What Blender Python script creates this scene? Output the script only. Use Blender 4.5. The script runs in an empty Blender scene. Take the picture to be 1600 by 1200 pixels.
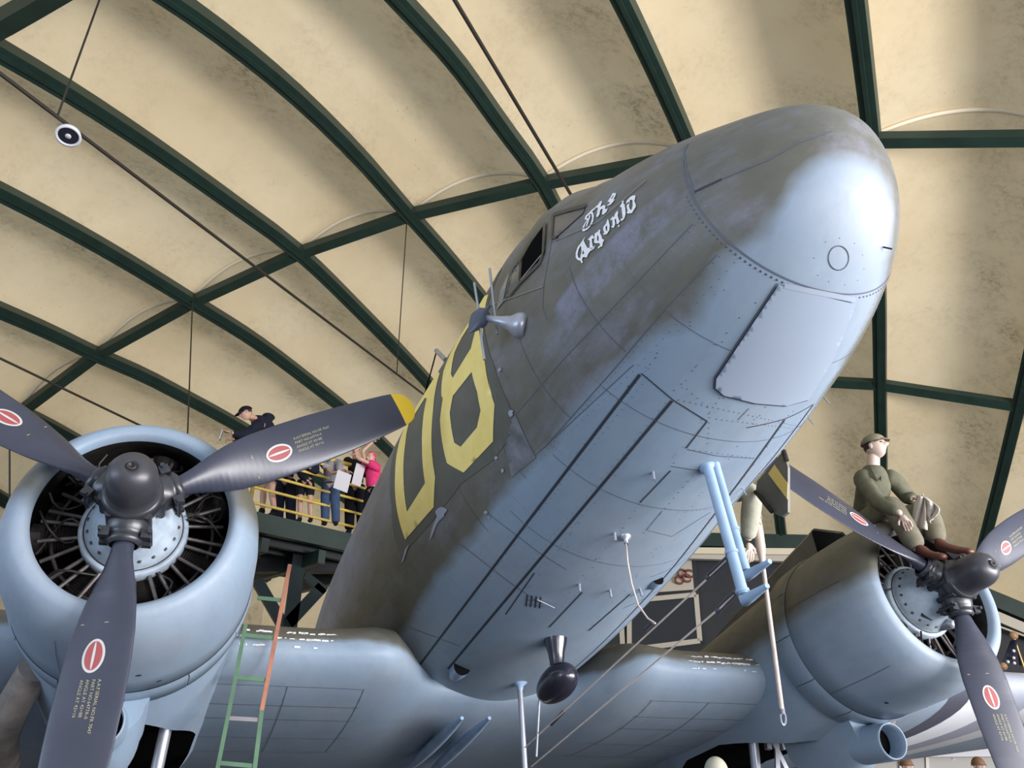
import bpy, bmesh, math, random
import numpy as np
from mathutils import Vector, Matrix, Quaternion
from mathutils.bvhtree import BVHTree
from mathutils.geometry import delaunay_2d_cdt

random.seed(4)
SC = bpy.context.scene
COL = SC.collection
PI = math.pi

# ------------------------------------------------------------------ camera, world, lights, exposure
F_PX = 1250.605
ATT = math.radians(11.0)                       # the aircraft sits tail down
CAMW = Vector((-2.30481758, -4.5835513, 1.6))
RW = Matrix(((0.94080752, -0.33884486, 0.00808573), (-0.15368548, -0.40520453, 0.90121588), (-0.30209599, -0.84911333, -0.433295)))
cam_d = bpy.data.cameras.new('camera'); cam = bpy.data.objects.new('camera', cam_d); COL.objects.link(cam)
cam_d.sensor_width = 36; cam_d.lens = 36 * F_PX / 1600; cam_d.clip_end = 200
cam.matrix_world = Matrix.Translation(CAMW) @ RW.transposed().to_4x4()
SC.camera = cam
SC.view_settings.view_transform = 'Standard'; SC.view_settings.look = 'None'
SC.view_settings.gamma = 1; SC.view_settings.exposure = 0.15; SC.view_settings.use_curve_mapping = False

world = bpy.data.worlds.new('world'); SC.world = world; world.use_nodes = True
bg = world.node_tree.nodes['Background']; bg.inputs[0].default_value = (0.86, 0.92, 1.0, 1); bg.inputs[1].default_value = 0.68

def area(name, loc, target, sx, sy, power, col):
    d = bpy.data.lights.new(name, 'AREA'); d.shape = 'RECTANGLE'; d.size = sx; d.size_y = sy; d.energy = power; d.color = col
    o = bpy.data.objects.new(name, d); COL.objects.link(o); o.location = loc
    o.rotation_euler = (Vector(target) - Vector(loc)).to_track_quat('-Z', 'Y').to_euler()
    return o
area('daylight_glazed_front', (10, -10, 2.2), (0, 1, 4.6), 13, 3.6, 3900, (0.98, 0.95, 0.97))
area('daylight_nose_fill', (1.5, -10.5, 1.3), (.3, -1.5, 3.6), 7, 2.2, 360, (0.95, 0.95, 1.0))  # added fill near the nose, standing in for daylight through the front
area('daylight_glazed_side', (-13, -4, 3.0), (-2, 0, 2.5), 8, 3, 420, (0.55, 0.72, 1.0))

# ------------------------------------------------------------------ measured positions: a point along the sight line through a spot of the photo
def ray(px):
    return RW.transposed() @ Vector(((px[0] - 800) / F_PX, (600 - px[1]) / F_PX, -1.0))
AIR_LOC = Vector((0, 0, 2.86798472))
AIR_M = Matrix.Translation(AIR_LOC) @ Matrix.Rotation(-ATT, 4, 'X')
AIR_I = AIR_M.inverted()
CAMP = AIR_I @ CAMW
def w_y(px, y): d = ray(px); return CAMW + d * ((y - CAMW.y) / d.y)
def w_z(px, z): d = ray(px); return CAMW + d * ((z - CAMW.z) / d.z)
def w_x(px, x): d = ray(px); return CAMW + d * ((x - CAMW.x) / d.x)
def w_d(px, s): return CAMW + ray(px).normalized() * s
def pray(px): return (AIR_I.to_3x3() @ ray(px)).normalized()
def p_x(px, x): d = pray(px); return CAMP + d * ((x - CAMP.x) / d.x)
def p_y(px, y): d = pray(px); return CAMP + d * ((y - CAMP.y) / d.y)
def dome(px, c=(1, 3.5, 0), r=(17.5, 17.5, 11)):
    d = ray(px); o = [(CAMW[i] - c[i]) / r[i] for i in range(3)]; e = [d[i] / r[i] for i in range(3)]
    A = sum(v * v for v in e); B = 2 * sum(a * b for a, b in zip(o, e)); C_ = sum(v * v for v in o) - 1
    return CAMW + d * ((-B + math.sqrt(B * B - 4 * A * C_)) / (2 * A))

# ------------------------------------------------------------------ object helpers
def tag(o, label=None, cat=None, group=None, kind=None):
    if label: o['label'] = label
    if cat: o['category'] = cat
    if group: o['group'] = group
    if kind: o['kind'] = kind
    return o
def empty(name, loc=(0, 0, 0), parent=None):
    o = bpy.data.objects.new(name, None); COL.objects.link(o); o.location = loc; o.empty_display_size = .2
    if parent: o.parent = parent
    return o

class MB:
    def __init__(s): s.v = []; s.f = []; s.m = []; s.sm = []
    def add(s, vs, fs, mi=0, smooth=True):
        b = len(s.v); s.v += [tuple(v) for v in vs]
        for f in fs: s.f.append(tuple(i + b for i in f)); s.m.append(mi); s.sm.append(smooth)
        return b
    def grid(s, rows, closed=False, mi=0, smooth=True, flip=False):
        n = len(rows[0]); vs = [p for r in rows for p in r]; fs = []
        for i in range(len(rows) - 1):
            for j in range(n if closed else n - 1):
                a, b, c, d = i * n + j, i * n + (j + 1) % n, (i + 1) * n + (j + 1) % n, (i + 1) * n + j
                fs.append((a, d, c, b) if flip else (a, b, c, d))
        s.add(vs, fs, mi, smooth)
    def tube(s, pts, r, n=10, mi=0, caps=True, smooth=True):
        pts = [Vector(p) for p in pts]; m = len(pts)
        rr = r if isinstance(r, (list, tuple)) else [r] * m
        up = None; rows = []
        for i, p in enumerate(pts):
            t = (pts[min(i + 1, m - 1)] - pts[max(i - 1, 0)]).normalized()
            if up is None:
                up = Vector((0, 0, 1)) if abs(t.z) < .9 else Vector((1, 0, 0))
            x = t.cross(up).normalized(); y = x.cross(t).normalized(); up = y
            rows.append([p + (x * math.cos(k * 2 * PI / n) + y * math.sin(k * 2 * PI / n)) * rr[i] for k in range(n)])
        s.grid(rows, True, mi, smooth)
        if caps:
            s.add(rows[0], [tuple(range(n))[::-1]], mi, False); s.add(rows[-1], [tuple(range(n))], mi, False)
    def lathe(s, prof, org=(0, 0, 0), axis=(0, 1, 0), n=32, mi=0, smooth=True, sx=1, sy=1, caps=False):
        org = Vector(org); a = Vector(axis).normalized()
        u = Vector((1, 0, 0)) if abs(a.x) < .9 else Vector((0, 0, 1))
        x = (u - a * u.dot(a)).normalized(); y = a.cross(x)
        rows = [[org + a * h + (x * math.cos(k * 2 * PI / n) * sx + y * math.sin(k * 2 * PI / n) * sy) * r for k in range(n)] for r, h in prof]
        s.grid(rows, True, mi, smooth)
        if caps:
            s.add(rows[0], [tuple(range(n))[::-1]], mi, False); s.add(rows[-1], [tuple(range(n))], mi, False)
    def box(s, c, size, rot=None, mi=0):
        c = Vector(c); h = [v / 2 for v in size]; vs = []
        for i in range(8):
            v = Vector((h[0] * (1 if i & 1 else -1), h[1] * (1 if i & 2 else -1), h[2] * (1 if i & 4 else -1)))
            vs.append(c + (rot @ v if rot else v))
        s.add(vs, [(0, 2, 3, 1), (4, 5, 7, 6), (0, 1, 5, 4), (2, 6, 7, 3), (0, 4, 6, 2), (1, 3, 7, 5)], mi, False)
    def beam(s, a, b, w, h, up=(0, 0, 1), mi=0):
        a, b, up = Vector(a), Vector(b), Vector(up); t = (b - a).normalized(); x = t.cross(up).normalized(); y = x.cross(t)
        s.box((a + b) / 2, ((b - a).length, w, h), Matrix((t, x, y)).transposed(), mi)
    def sphere(s, c, r, n=12, mi=0, sc=(1, 1, 1), rot=None):
        c = Vector(c); rows = []
        for i in range(n // 2 + 1):
            ph = -PI / 2 + PI * i / (n // 2)
            rows.append([c + (rot @ Vector((r * sc[0] * math.cos(ph) * math.cos(k * 2 * PI / n), r * sc[1] * math.cos(ph) * math.sin(k * 2 * PI / n), r * sc[2] * math.sin(ph))) if rot else
                         Vector((r * sc[0] * math.cos(ph) * math.cos(k * 2 * PI / n), r * sc[1] * math.cos(ph) * math.sin(k * 2 * PI / n), r * sc[2] * math.sin(ph)))) for k in range(n)])
        s.grid(rows, True, mi)
    def poly(s, pts, mi=0, thick=None):
        n = len(pts)
        if thick is None: s.add(pts, [tuple(range(n))], mi, False); return
        t = Vector(thick); a = [Vector(p) for p in pts]; b = [p + t for p in a]
        s.add(a + b, [tuple(range(n)), tuple(range(2 * n - 1, n - 1, -1))] + [(i, i + n, (i + 1) % n + n, (i + 1) % n) for i in range(n)], mi, False)
    def build(s, name, mats, parent=None, loc=None, label=None, kind=None, recalc=False):
        me = bpy.data.meshes.new(name); me.from_pydata(s.v, [], s.f)
        for m in (mats if isinstance(mats, (list, tuple)) else [mats]): me.materials.append(m)
        me.polygons.foreach_set('material_index', s.m); me.polygons.foreach_set('use_smooth', s.sm)
        if recalc:
            b = bmesh.new(); b.from_mesh(me); bmesh.ops.recalc_face_normals(b, faces=b.faces); b.to_mesh(me); b.free()
        me.update()
        o = bpy.data.objects.new(name, me); COL.objects.link(o)
        if parent: o.parent = parent
        if loc is not None: o.location = loc
        if label: o['label'] = label
        if kind: o['kind'] = kind
        return o

# ------------------------------------------------------------------ materials
def srgb(r, g, b):
    f = lambda c: (c / 255) / 12.92 if c / 255 <= .04045 else ((c / 255 + .055) / 1.055) ** 2.4
    return (f(r), f(g), f(b), 1)
def base_mat(name, col, rough=.5, metal=0, spec=.5):
    m = bpy.data.materials.new(name); m.use_nodes = True; b = m.node_tree.nodes['Principled BSDF']
    b.inputs['Base Color'].default_value = col; b.inputs['Roughness'].default_value = rough; b.inputs['Metallic'].default_value = metal
    b.inputs['Specular IOR Level'].default_value = spec
    return m
def nd(m, t, **kw):
    n = m.node_tree.nodes.new(t)
    for k, v in kw.items(): setattr(n, k, v)
    return n
def lk(m, a, b): m.node_tree.links.new(a, b)
def noise(m, vec, scale, detail=4, rough=.55, stretch=None):
    if stretch:
        mp = nd(m, 'ShaderNodeMapping'); mp.inputs['Scale'].default_value = stretch; lk(m, vec, mp.inputs['Vector']); vec = mp.outputs[0]
    n = nd(m, 'ShaderNodeTexNoise'); n.inputs['Scale'].default_value = scale; n.inputs['Detail'].default_value = detail; n.inputs['Roughness'].default_value = rough
    lk(m, vec, n.inputs['Vector']); return n.outputs['Fac']
def ramp(m, fac, stops):
    r = nd(m, 'ShaderNodeValToRGB'); e = r.color_ramp.elements
    while len(e) < len(stops): e.new(.5)
    for el, (p, c) in zip(e, stops): el.position = p; el.color = c if len(c) == 4 else (*c, 1)
    lk(m, fac, r.inputs[0]); return r.outputs[0]
def mixc(m, fac, a, b, mode='MIX'):
    x = nd(m, 'ShaderNodeMix', data_type='RGBA', blend_type=mode)
    for s, v in ((x.inputs[0], fac), (x.inputs[6], a), (x.inputs[7], b)):
        if isinstance(v, (float, int, tuple)): s.default_value = v
        else: lk(m, v, s)
    return x.outputs[2]
def mth(m, op, a, b=None, c=None, clamp=False):
    x = nd(m, 'ShaderNodeMath', operation=op); x.use_clamp = clamp
    for i, v in enumerate((a, b, c)):
        if v is None: continue
        if isinstance(v, (int, float)): x.inputs[i].default_value = v
        else: lk(m, v, x.inputs[i])
    return x.outputs[0]
def gray(v): return (v, v, v, 1)

def worn(name, col, rough=.5, var=.18, scale=3, metal=0, col2=None, spec=.5):
    m = base_mat(name, col, rough, metal, spec); b = m.node_tree.nodes['Principled BSDF']
    tc = nd(m, 'ShaderNodeTexCoord'); n = noise(m, tc.outputs['Object'], scale, 6, .6)
    c2 = col2 or tuple(min(1, c * (1 + var * 2)) for c in col[:3]) + (1,)
    c1 = tuple(c * (1 - var) for c in col[:3]) + (1,)
    lk(m, ramp(m, n, [(.3, c1), (.7, c2)]), b.inputs['Base Color'])
    return m

OLIVE = (0.150, 0.148, 0.118, 1); OLIVE_WORN = (0.22, 0.225, 0.27, 1); BLUE = (0.255, 0.345, 0.445, 1); BLUE2 = (0.305, 0.365, 0.435, 1)
def two_tone(name, bound, width=.07, yr=(-3, 14), lip=None, worn_amt=.5, stripes=False, scuff=False):
    """olive above, neutral blue grey below; bound = [(y, z)] height of the sprayed edge along the hull"""
    m = base_mat(name, BLUE, .42, 0, .5); b = m.node_tree.nodes['Principled BSDF']
    tc = nd(m, 'ShaderNodeTexCoord'); ob = tc.outputs['Object']; sp = nd(m, 'ShaderNodeSeparateXYZ'); lk(m, ob, sp.inputs[0])
    y, z, x = sp.outputs['Y'], sp.outputs['Z'], sp.outputs['X']
    t = mth(m, 'DIVIDE', mth(m, 'SUBTRACT', y, yr[0]), yr[1] - yr[0], clamp=True)
    zb = ramp(m, t, [((yy - yr[0]) / (yr[1] - yr[0]), gray((zz + 1) / 2)) for yy, zz in bound])
    zb = mth(m, 'SUBTRACT', mth(m, 'MULTIPLY', zb, 2), 1)
    nz = mth(m, 'MULTIPLY', mth(m, 'SUBTRACT', noise(m, ob, 2.2, 3), .5), .16)
    d = mth(m, 'ADD', mth(m, 'SUBTRACT', z, zb), nz)
    fac = mth(m, 'ADD', mth(m, 'DIVIDE', d, width), .5, clamp=True)
    if lip is not None:
        k = mth(m, 'MAXIMUM', mth(m, 'DIVIDE', mth(m, 'SUBTRACT', y, lip), .05, clamp=True), mth(m, 'MULTIPLY', mth(m, 'SUBTRACT', mth(m, 'ABSOLUTE', x), .40), 7, clamp=True)); fac = mth(m, 'MULTIPLY', fac, k)
    n1 = noise(m, ob, 2.2, 7, .65, (1.0, .55, 1.6)); n2 = noise(m, ob, 14, 5, .7, (1, .35, 1))
    w = mth(m, 'MULTIPLY', mth(m, 'MULTIPLY', mth(m, 'SUBTRACT', n1, .47), 7, clamp=True), mth(m, 'MULTIPLY', mth(m, 'SUBTRACT', n2, .3), 2.2, clamp=True))
    oliv = mixc(m, mth(m, 'MULTIPLY', w, worn_amt), ramp(m, noise(m, ob, 5, 5), [(.3, (0.112, .110, .086)), (.7, (0.150, .147, .116))]), OLIVE_WORN)
    blu = mixc(m, ramp(m, noise(m, ob, 1.3, 5, .6), [(.35, gray(0)), (.68, gray(1))]), BLUE, BLUE2)
    blu = mixc(m, ramp(m, noise(m, ob, 7, 6, .7, (1, .4, 1)), [(.45, gray(0)), (.8, gray(.45))]), blu, (0.20, 0.24, 0.30, 1))
    col = mixc(m, fac, blu, oliv)
    if scuff:
        rw = mth(m, 'MULTIPLY', mth(m, 'MULTIPLY', mth(m, 'SUBTRACT', y, 1.1), .8, clamp=True), mth(m, 'MULTIPLY', mth(m, 'SUBTRACT', d, .42), 4, clamp=True))
        rw = mth(m, 'MULTIPLY', rw, ramp(m, noise(m, ob, 2.6, 6, .65), [(.3, gray(.25)), (.6, gray(.9))])); col = mixc(m, rw, col, (0.23, .235, .29, 1))
    if scuff:   # rubbed area on the starboard side between two skin joints
        line = mth(m, 'ADD', mth(m, 'MULTIPLY', y, -.13), .40)
        dz = mth(m, 'ABSOLUTE', mth(m, 'SUBTRACT', z, mth(m, 'ADD', line, .02)))
        band = mth(m, 'MULTIPLY', mth(m, 'SUBTRACT', .10, dz), 40, clamp=True)
        ends = mth(m, 'MULTIPLY', mth(m, 'MULTIPLY', mth(m, 'ADD', y, 2.25), 9, clamp=True), mth(m, 'MULTIPLY', mth(m, 'SUBTRACT', -1.35, y), 14, clamp=True))
        side = mth(m, 'LESS_THAN', x, 0)
        blot_ = ramp(m, noise(m, ob, 4.5, 8, .75), [(.40, gray(.08)), (.60, gray(.95))])
        fs_ = mth(m, 'MULTIPLY', mth(m, 'MULTIPLY', band, ends), mth(m, 'MULTIPLY', side, blot_))
        col = mixc(m, fs_, col, (0.23, .235, .31, 1))
    # paint chips
    ch = ramp(m, noise(m, ob, 38, 3, .6), [(.70, gray(0)), (.74, gray(1))])
    ch = mth(m, 'MULTIPLY', mth(m, 'MULTIPLY', ch, fac), mth(m, 'MULTIPLY', mth(m, 'SUBTRACT', n1, .5), 5, clamp=True))
    col = mixc(m, mth(m, 'MULTIPLY', ch, .7), col, (0.55, .56, .6, 1))
    if stripes:
        bw = lambda a, c: mth(m, 'MULTIPLY', mth(m, 'GREATER_THAN', x, a), mth(m, 'LESS_THAN', x, c))
        col = mixc(m, bw(4.25, 4.62), col, (0.07, .075, .10, 1)); col = mixc(m, bw(4.62, 5.28), col, (0.82, .84, .88, 1)); col = mixc(m, bw(5.28, 5.9), col, (0.33, .35, .42, 1)); col = mixc(m, bw(5.9, 6.6), col, (0.62, .62, .64, 1))
    lk(m, col, b.inputs['Base Color'])
    lk(m, ramp(m, n2, [(.3, gray(.42)), (.75, gray(.62))]), b.inputs['Roughness'])
    bp = nd(m, 'ShaderNodeBump'); bp.inputs['Strength'].default_value = .12; bp.inputs['Distance'].default_value = .02
    lk(m, noise(m, ob, 3.5, 3), bp.inputs['Height']); lk(m, bp.outputs[0], b.inputs['Normal'])
    return m

M_FUS = two_tone('fuselage_paint', [(-2.75, .60), (-2.56, .48), (-2.38, .38), (-1.9, .27), (-.8, .24), (.3, .19), (1.8, .10), (5, .12)], .07, scuff=True, worn_amt=.95)
M_COWL = two_tone('cowling_paint_sheen_lip', [(0, .06), (1, .02), (3, -.05), (6, .2)], .14, (0, 6), lip=.36)  # lip top blue grey over olive: wear and sky sheen put into the colour
M_COWLP = two_tone('cowling_paint', [(0, .10), (1, .05), (3, -.05), (6, .1)], .12, (0, 6))
M_WING = two_tone('wing_paint', [(1, -.15), (2, -.15), (4, -.12), (7, -.12)], .05, (1, 7))
M_OWING = two_tone('outer_wing_paint', [(1, .15), (4, .15), (7, .15)], .05, (1, 7), stripes=True)
M_SEAM = base_mat('seam_dark', (0.035, .04, .055, 1), .6)
M_SEAML = base_mat('seam_pale_grey', (0.11, .125, .16, 1), .6)  # lighter grey of the finer skin joints and some rivets
M_RIVET = base_mat('rivet', (0.09, .10, .13, 1), .45)
M_RIVETL = base_mat('rivet_bare', (0.55, .57, .62, 1), .4)
M_OLDK = worn('fresh_olive', (0.105, .106, .088, 1), .6, .1, 4)
M_OLIVE = worn('olive_paint', (0.14, .138, .11, 1), .5, .12, 4)
M_YEL = worn('marking_yellow', (0.98, .74, .20, 1), .5, .04, 6, col2=(1.0, .83, .30, 1))
M_WHT = base_mat('marking_white', (0.92, .92, .94, 1), .5)
M_BLADE = worn('propeller_black', (0.036, .040, .062, 1), .34, .12, 2, spec=.6)
M_HUB = worn('hub_black', (0.028, .03, .036, 1), .32, .25, 10, spec=.6)
M_TIP = base_mat('tip_yellow', (0.82, .55, .03, 1), .45)
M_RED = base_mat('medallion_red', (0.36, .075, .075, 1), .5)
M_DECW = base_mat('medallion_white', (0.56, .55, .52, 1), .5)
M_STEN = base_mat('stencil_yellow', (0.38, .36, .22, 1), .6)
M_CRANK = worn('crankcase_blue_grey', (0.36, .43, .50, 1), .42, .2, 9)
M_ENG = worn('engine_dark_metal', (0.030, .026, .024, 1), .5, .4, 12, .3)
M_ROD = worn('pushrod_metal', (0.115, .10, .10, 1), .45, .35, 16, .4)
M_DARKIN = base_mat('interior_black', (0.008, .008, .008, 1), .9, 0, .0)
M_BGREY = worn('blue_grey_part', (0.30, .42, .58, 1), .4, .1, 5)
M_STEEL = worn('bare_steel', (0.38, .40, .45, 1), .35, .12, 8, .5)
M_GLOSSK = base_mat('gloss_black', (0.018, .018, .03, 1), .22, 0, .7)
M_GREEN = worn('green_steel', (0.012, .030, .023, 1), .45, .15, 3)
M_CREAM = base_mat('membrane_cream', (0.70, .60, .42, 1), .8)
def _membrane(m):
    nt = m.node_tree; b = nt.nodes['Principled BSDF']; out = nt.nodes['Material Output']
    tc = nd(m, 'ShaderNodeTexCoord'); ob = tc.outputs['Object']; uv = nd(m, 'ShaderNodeUVMap').outputs[0]
    su = nd(m, 'ShaderNodeSeparateXYZ'); lk(m, uv, su.inputs[0])
    base = ramp(m, noise(m, ob, .35, 5, .6), [(.3, (0.73, .585, .355)), (.7, (0.83, .70, .465))])
    # speckled mildew, weighted to one side of each bay to paint the scallop shade
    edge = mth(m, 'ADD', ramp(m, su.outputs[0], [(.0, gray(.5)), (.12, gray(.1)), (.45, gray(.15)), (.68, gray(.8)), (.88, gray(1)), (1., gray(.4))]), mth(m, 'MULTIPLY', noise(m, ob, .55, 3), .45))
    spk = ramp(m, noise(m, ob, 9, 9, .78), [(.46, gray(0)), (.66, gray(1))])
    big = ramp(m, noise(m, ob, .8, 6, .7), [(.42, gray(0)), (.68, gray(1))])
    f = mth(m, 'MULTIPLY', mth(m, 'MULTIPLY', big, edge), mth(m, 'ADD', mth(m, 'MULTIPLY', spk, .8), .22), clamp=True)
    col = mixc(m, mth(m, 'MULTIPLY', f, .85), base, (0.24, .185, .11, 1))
    spots = mth(m, 'MULTIPLY', ramp(m, noise(m, ob, 22, 4, .6), [(.68, gray(0)), (.72, gray(1))]), ramp(m, noise(m, ob, .9, 3), [(.5, gray(0)), (.65, gray(.8))]))
    col = mixc(m, spots, col, (0.10, .08, .05, 1))
    lk(m, col, b.inputs['Base Color'])
    tr = nd(m, 'ShaderNodeBsdfTranslucent'); lk(m, col, tr.inputs[0]); mx = nd(m, 'ShaderNodeMixShader'); mx.inputs[0].default_value = .35
    lk(m, b.outputs[0], mx.inputs[1]); lk(m, tr.outputs[0], mx.inputs[2]); lk(m, mx.outputs[0], out.inputs[0])
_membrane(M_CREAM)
M_SEAMC = base_mat('membrane_weld', (0.74, .66, .50, 1), .7)
M_FLOOR = worn('concrete_floor', (0.10, .10, .105, 1), .5, .1, .6)
M_WALL = worn('dark_wall', (0.020, .022, .026, 1), .6, .15, 1)
M_FRAME = base_mat('cream_frame', (0.55, .51, .42, 1), .5)
M_PANE = base_mat('dark_pane', (0.008, .010, .014, 1), .12, 0, .6)
M_RAIL = worn('yellow_rail', (0.62, .44, .09, 1), .45, .1, 5)
M_LADG = worn('ladder_green', (0.065, .15, .08, 1), .5, .15, 6)
M_LADO = worn('ladder_rust_orange', (0.33, .13, .075, 1), .6, .2, 8)
M_WOOD = worn('pale_pole', (0.62, .52, .45, 1), .5, .1, 10)
M_SKIN = base_mat('skin', (0.56, .33, .24, 1), .5)
M_SKINP = base_mat('mannequin_skin', (0.66, .50, .42, 1), .45)
M_HAIR = base_mat('dark_hair', (0.03, .018, .012, 1), .6)

# ------------------------------------------------------------------ AIRPLANE (own frame: x to port, y aft from the propeller plane, z up)
air = empty('airplane', AIR_LOC); air.rotation_euler = (-ATT, 0, 0)
tag(air, 'grey blue and olive twin-engine transport airplane filling the hall, yellow D8 on its side', 'airplane')

ST = np.array([0, .12, .35, .75, 1.25, 1.7, 2.2, 3., 4.5, 7., 10., 14.])
V_FUS = None
FUSDATA = np.array([-2.7734, 0.7968, 0.4631, 0.2848, 0.1543, 0.0662, -0.007, -0.0908, -0.1932, -0.2839, -0.3177, -0.0947, 0.3823, 0.7967, 1.0589, 1.2341, 1.4917, 1.7284, 1.8618, 2.1642, 2.2558, 2.3013, 2.2857, 2.2016, 1.9138, 0.0004, 0.2898, 0.4863, 0.7026, 0.8721, 0.9464, 0.9925, 1.0756, 1.1936, 1.2428, 1.07, 0.6226])
Y0 = FUSDATA[0]; ZB = FUSDATA[1:13]; ZT = FUSDATA[13:25]; WD = FUSDATA[25:37]
def pchip(X, Y, x):
    h = np.diff(X); d = np.diff(Y) / h; m = np.zeros(len(X))
    for i in range(1, len(X) - 1):
        if d[i - 1] * d[i] > 0:
            w1 = 2 * h[i] + h[i - 1]; w2 = h[i] + 2 * h[i - 1]; m[i] = (w1 + w2) / (w1 / d[i - 1] + w2 / d[i])
    m[0] = d[0]; m[-1] = d[-1]
    i = np.clip(np.searchsorted(X, x) - 1, 0, len(X) - 2); t = (x - X[i]) / h[i]
    return Y[i] * (1 + 2 * t) * (1 - t) ** 2 + m[i] * h[i] * t * (1 - t) ** 2 + Y[i + 1] * t * t * (3 - 2 * t) + m[i + 1] * h[i] * t * t * (t - 1)
SQ = np.sqrt(ST)
def fus_pt(a, th, E=2.1):
    s = np.sqrt(a); zb, zt, w = (float(pchip(SQ, q, np.array([s]))[0]) for q in (ZB, ZT, WD))
    c, n = math.cos(th), math.sin(th)
    return Vector((w * math.copysign(abs(c) ** (2 / E), c), Y0 + a, (zb + zt) / 2 + (zt - zb) / 2 * math.copysign(abs(n) ** (2 / E), n)))
NA = list(np.linspace(0, .3, 22) ** 1.0) + list(np.linspace(.34, 4.2, 100)) + list(np.linspace(4.35, 14, 50)) + [15.5, 16.6]
DT_Y = [-1.72, -1.5, -1.3, -1.1, -.87, -.57, -.15]; DT_V = [0, .06, .18, .23, .15, .04, 0]; DE_V = [2.1, 2.2, 2.35, 2.4, 2.35, 2.25, 2.1]
def fus_rows(off=0):
    rows = []
    for a in NA:
        aa = min(a, 14)
        s = math.sqrt(aa); zb, zt, w = (float(pchip(SQ, q, np.array([s]))[0]) for q in (ZB, ZT, WD))
        k = 1 if a <= 14 else (.72 if a < 16 else .03)
        r = []; dt = float(np.interp(Y0 + a, DT_Y, DT_V)); eu = float(np.interp(Y0 + a, DT_Y, DE_V))      # cockpit hump on the upper half
        for j in range(160):
            th = j * 2 * PI / 160; c, n = math.cos(th), math.sin(th); E_ = eu if n > 0 else 2.1
            r.append(Vector((k * w * math.copysign(abs(c) ** (2 / E_), c), Y0 + a, (zb + zt) / 2 + k * ((zt - zb) / 2 + (dt if n > 0 else 0)) * math.copysign(abs(n) ** (2 / E_), n))))
        rows.append(r)
    return rows
fb = MB(); fb.grid(fus_rows(), True, 0, flip=True)
BV = BVHTree.FromPolygons(fb.v, fb.f)
def hit(px):
    d = pray(px); h = BV.ray_cast(CAMP, d)
    if h[0] is None:
        # just past the silhouette: take the surface point closest to the sight line
        best = None
        for s in np.linspace(2, 10, 80):
            p = CAMP + d * s; q_ = BV.find_nearest(p)
            if best is None or q_[3] < best[3]: best = q_
        h = best
    n = h[1]
    return h[0], (n if n.dot(CAMP - h[0]) > 0 else -n)
def near(p):
    h = BV.find_nearest(p); n = h[1]; c = Vector((0, h[0].y, .9))
    return h[0], (n if n.dot(h[0] - c) > 0 else -n)
def dens(pts, step):
    out = []
    for a, b in zip(pts[:-1], pts[1:]):
        k = max(1, int(math.hypot(b[0] - a[0], b[1] - a[1]) / step))
        out += [(a[0] + (b[0] - a[0]) * i / k, a[1] + (b[1] - a[1]) * i / k) for i in range(k)]
    return out + [pts[-1]]
def surf_strip(mb, P, w, off=.002, mi=1):
    """ribbon following the hull, P = [(point, normal)]"""
    L = []
    for i, (p, n) in enumerate(P):
        t = (P[min(i + 1, len(P) - 1)][0] - P[max(i - 1, 0)][0]).normalized(); s = n.cross(t).normalized() * (w / 2)
        L.append([p - s + n * off, p + s + n * off])
    mb.grid(L, False, mi)
def mirror(P):
    return [near(Vector((-p.x, p.y, p.z))) for p, n in P]
def seam(pts, w=.006, mi=1, mir=True, step=14):
    P = [hit(p) for p in dens(pts, step)]
    surf_strip(fb, P, w, .002, mi)
    if mir: surf_strip(fb, mirror(P), w, .002, mi)
    return P
def rivet(mb, p, n, r, mi):
    u = n.orthogonal().normalized(); v = n.cross(u)
    ring = [p + (u * math.cos(k * PI / 3) + v * math.sin(k * PI / 3)) * r - n * .001 for k in range(6)]
    mb.add(ring + [p + n * r * .7], [(k, (k + 1) % 6, 6) for k in range(6)], mi)
def rivets(pts, spacing=.035, r=.0042, mi=2, mir=True):
    P = [hit(p) for p in dens(pts, 6)]; acc = 0
    for (a, n), (b, _) in zip(P[:-1], P[1:]):
        L = (b - a).length
        while acc < L:
            q_ = a.lerp(b, acc / L if L else 0); rivet(fb, q_, n, r, mi)
            if mir: q2, n2 = near(Vector((-q_.x, q_.y, q_.z))); rivet(fb, q2, n2, r, mi)
            acc += spacing
        acc -= L

# skin joints and rivet rows of the nose and belly
def ring_at(a, th0, th1, w=.006, mi=1):
    P = [near(fus_pt(a, math.radians(t))) for t in np.linspace(th0, th1, 70)]; surf_strip(fb, P, w, .002, mi)
ring_at(.49, 150, 390, .008, 3)
for t in np.linspace(190, 350, 60):
    p, n = near(fus_pt(.51, math.radians(t))); rivet(fb, p, n, .008, 2)
seam([(1000, 585), (827, 812), (655, 1040)], .016, 1)
seam([(1050, 626), (880, 830), (700, 1045)], .016, 1)
seam([(1002, 583), (1052, 625), (1105, 658)], .007, 1)
seam([(1068, 232), (1072, 262), (1085, 303)], .008, 3, True, 6)
P_h = seam([(1085, 300), (1128, 280)], .012, 1, False, 6)
seam([(1128, 280), (1200, 250), (1250, 222), (1300, 205)], .006, 3, False, 6)
seam([(1215, 443), (1150, 540), (1117, 590), (1116, 606), (1130, 617), (1180, 630), (1228, 634), (1262, 625)], .012, 3, False, 5)
seam([(1105, 658), (1072, 700)], .008, 1, False)
seam([(1075, 702), (1120, 712), (1178, 716)], .005, 3, False)
seam([(1170, 638), (1153, 656)], .004, 3, False)
seam([(1000, 785), (1048, 735)], .008, 1, False); seam([(1048, 728), (1108, 738)], .005, 3, False)
seam([(1035, 798), (1010, 828), (1050, 838), (1110, 800)], .004, 3, False)
seam([(835, 895), (790, 960)], .008, 1, False); seam([(910, 925), (858, 980)], .010, 1, False)
seam([(985, 928), (920, 985)], .014, 1, False, 6); seam([(985, 932), (1000, 923)], .006, 1, False, 5)
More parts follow.
